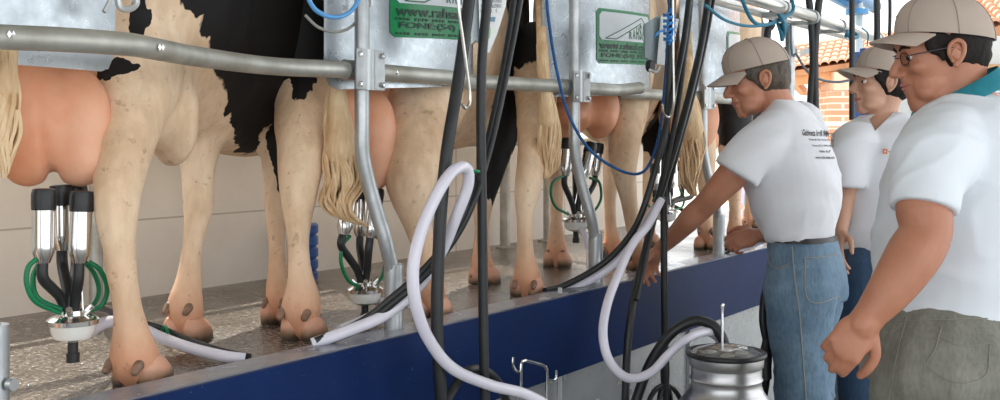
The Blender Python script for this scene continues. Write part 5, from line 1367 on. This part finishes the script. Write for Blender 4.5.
# ================= near man =================
d3 = 2.6
g3 = U(945, 400, d3); t3_ = thing('person', 'near man with glasses, teal collar and grey trousers at the right edge', 'person', (g3.x, g3.y, 0))
s3 = 1.05
f3, M3 = headframe(U(943, 55, d3), .06, .20, s=s3)
bm = B(); head_shapes(bm, f3, M3, s3, 1.08)
ell(bm, f3(.030, 0, -.090), (.05*s3, .058*s3, .038*s3), 20, 12, M3); ell(bm, f3(.072, 0, -.107), (.028*s3, .03*s3, .020*s3), 16, 10, M3)
limb(bm, [f3(-.028, 0, -.02), U(958, 90, d3), U(972, 125, d3)], [.070, .072, .095], 20, 4)
Y3 = .38
rings_torso(bm, [(935, 990, 100, d3, .12), (922, 1018, 128, d3, .15), (906, 1036, 168, d3, .165), (894, 1036, 220, d3, .18), (892, 1030, 270, d3, .175), (895, 1022, 320, d3, .16)], yaw=Y3)
FSIDE = -1
# near (left) arm hanging
sh3 = U(952, 152, d3-.13); el3 = U(926, 232, d3-.27); w3_ = U(868, 318, d3-.29)
limb(bm, [sh3, U(931, 182, d3-.22), U(924, 208, d3-.255), el3, U(914, 254, d3-.28), U(893, 286, d3-.29), w3_], [.055, .060, .061, .056, .059, .050, .034], 22, 4)
hand(bm, w3_, U(846, 346, d3-.30)-w3_, FW*-1+RT*-.35, 1.12, 1.0, FSIDE, .04, .033)
limb(bm, [U(1010, 145, d3+.2), U(1015, 210, d3+.24), U(1000, 260, d3+.24), U(975, 300, d3+.22)], [.07, .06, .052, .036], 16, 4)
hand(bm, U(973, 303, d3+.22), UP*-1-RT*.4, FW*1, 1.1, .5, -1)
for q, dd in ((-1, -.10), (1, .12)):
    h = U(955+q*4, 340, d3+dd); kn = Vector((h.x, h.y, .5)); an = Vector((h.x, h.y, .09))
    limb(bm, [h, kn, (kn+an)/2, an], [.085, .058, .055, .042], 16, 4); limb(bm, [an+UP*-.035, an+RT*-.12+UP*-.055], [.038, .028], 12, 3)
subm('body', remesh(bm, .0045, 3, .5), skin3, t3_, angle=180)
head_parts(t3_, f3, M3, s3, skin3, hair2, 1.08, brimcurve=.010, capf=headframe(U(943, 54.5, d3), .06, .0, s=s3*1.02), brimlen=.060)
# glasses
t = t3_
bm = B()
for q in (-1, 1):
    pts = [f3(.104-.010*abs(math.cos(a))*(1 if math.cos(a) > 0 else .2), q*(.033+.021*math.cos(a)), .008+.014*math.sin(a)) for a in [2*PI*k/20 for k in range(21)]]
    tube(bm, pts, .0011*s3, 6); tube(bm, [f3(.093, q*.055, .014), f3(.06, q*.074*1.05, .014), f3(.01, q*.088*1.05, .012), f3(-.006, q*.090*1.05, .002)], .0014*s3, 6, 4)
tube(bm, [f3(.105, -.012, .012), f3(.110, 0, .015), f3(.105, .012, .012)], .0012*s3, 6, 3)
gl = sub('glasses', bm, mat('dark_glasses_frame', (.05, .04, .04), rough=.25, metal=.5), t)
bm = B()
for q in (-1, 1): lathe(bm, [(0, 0), (.019*s3, 0), (.019*s3, .0012), (0, .0012)], f3(.099, q*.033, .008), 20, zto(M3 @ Vector((1, q*.15, 0))))
sub('lenses', bm, mat('clear_lens', (.95, .95, .95), rough=.02, trans=1.0, ior=1.1), gl)
# stubble shade is left to the skin; shirt
bm = B()
rings_torso(bm, [(935, 992, 95, d3, .12), (918, 1015, 106, d3, .16), (905, 1035, 122, d3, .21), (896, 1046, 145, d3, .225), (887, 1050, 175, d3, .225), (882, 1048, 205, d3, .22), (878, 1044, 240, d3, .215), (876, 1040, 275, d3, .215), (877, 1038, 300, d3, .21), (879, 1036, 314, d3, .21)], yaw=Y3)
sleeve(bm, [U(950, 142, d3-.13), U(933, 164, d3-.21), U(926, 186, d3-.24), U(923, 211, d3-.26)], [.096, .091, .082, .077])
sleeve(bm, [U(1005, 130, d3+.16), U(1012, 180, d3+.22), U(1014, 215, d3+.23)], [.10, .09, .08])
me = remesh(bm, .0085, 3, .5, folds(.013, 6.5, 12.0, (1, 1, .5)))
sh3m = subm('polo_shirt', me, white_cl2, t3_, angle=180)
# collar: a folded band round the neck, open at the throat
bm = B()
nc = 26; colr = []
for i in range(nc+1):
    u = i/nc; a = -2.55+5.1*u              # angle from the back of the neck
    Fd = RT*-math.cos(.1)+FW*math.sin(.1); Sd = Vector((-Fd.y, Fd.x, 0))
    c = U(958, 89, d3) 
    sx = -math.cos(a); sy = math.sin(a)
    fr = (1-math.cos(a))/2                # 0 back .. 1 front
    p = c + Fd*(sx*.090) + Sd*(sy*.092) + UP*(.056-.095*fr)
    q_ = c + Fd*(sx*.112+.006*fr) + Sd*(sy*.120) + UP*(.015-.10*fr)
    m_ = (p+q_)/2 + (Fd*sx+Sd*sy)*.007
    colr.append([p-(Fd*sx+Sd*sy)*.004-UP*.03, p, m_, q_, q_-(Fd*sx+Sd*sy)*.005, m_-(Fd*sx+Sd*sy)*.006])
ringloft(bm, colr); sub('collar', bm, tealc, t3_, True, 'teal collar')
# buttons
tr3 = bvh(sh3m, t3_)
# trousers
bm = B()
rings_torso(bm, [(880, 1036, 306, d3, .205), (876, 1037, 325, d3, .21), (870, 1038, 350, d3, .21), (866, 1036, 380, d3, .205)], yaw=Y3)
for q, dd in ((-1, -.10), (1, .12)):
    h = U(948+q*2, 370, d3+dd); limb(bm, [h, U(945, 410, d3+dd), Vector((h.x, h.y, .45)), Vector((h.x, h.y, .07))], [.185, .165, .11, .10], 24, 5, flat=.75, up=RT)
tro = subm('trousers', remesh(bm, .009, 3, .5, folds(.012, 6, 21.0, (1, 1, .5))), jean3, t3_, angle=180); stitch3 = mat('grey_stitching', (.24, .235, .20), rough=.8)
seam([(907, 316), (898, 350), (892, 380), (888, 405)], tro, t3_, 0.0016, stitch3)
seam([(942, 325), (935, 350), (928, 366), (955, 382), (985, 376), (990, 345)], tro, t3_, 0.0014, stitch3, name='back_pocket')
seam([(937, 335), (950, 342), (965, 346), (992, 343)], tro, t3_, 0.0010, stitch3, name='pocket_stitching')
seam([(880, 322), (930, 320), (1000, 318)], tro, t3_, 0.0014, stitch3, name='waistband')
for q, dd in ((-1, -.10), (1, .12)):
    h = U(948, 370, d3+dd); c = Vector((h.x, h.y, 0)); bm = B()
    limb(bm, [c+RT*.05+UP*.055, c+RT*-.04+UP*.058, c+RT*-.13+UP*.045, c+RT*-.20+UP*.036], [.047, .052, .046, .034], 14, 4); subm('shoe', trimesh(remesh(bm, .009, 2), lambda v: v.z > .002), shoe_m, t3_, angle=180)
# ------------------------------------------------------------------ light, camera
w = bpy.data.worlds.new('sky'); SC.world = w; w.use_nodes = True
bg = w.node_tree.nodes['Background']; bg.inputs['Color'].default_value = (.93, .97, 1, 1); bg.inputs['Strength'].default_value = 2.3
sd = bpy.data.lights.new('sun', 'SUN'); sd.energy = 7; sd.angle = math.radians(.6); sd.color = (1, .95, .86)
so = bpy.data.objects.new('sun', sd); COL.objects.link(so)
so.rotation_euler = Vector((-.5, -.9, -1.15)).to_track_quat('-Z', 'Y').to_euler()
cd = bpy.data.cameras.new('camera'); co_ = bpy.data.objects.new('camera', cd); COL.objects.link(co_)
co_.location = CAM; co_.rotation_euler = (PI/2, 0, TH-PI/2)
cd.sensor_width = 36; cd.lens = FPX*36/1000; cd.shift_y = -(200-HY)/1000; cd.clip_end = 300
SC.camera = co_
SC.view_settings.view_transform = 'Standard'; SC.view_settings.look = 'None'; SC.view_settings.gamma = 1; SC.view_settings.exposure = 0
SC.view_settings.use_curve_mapping = False
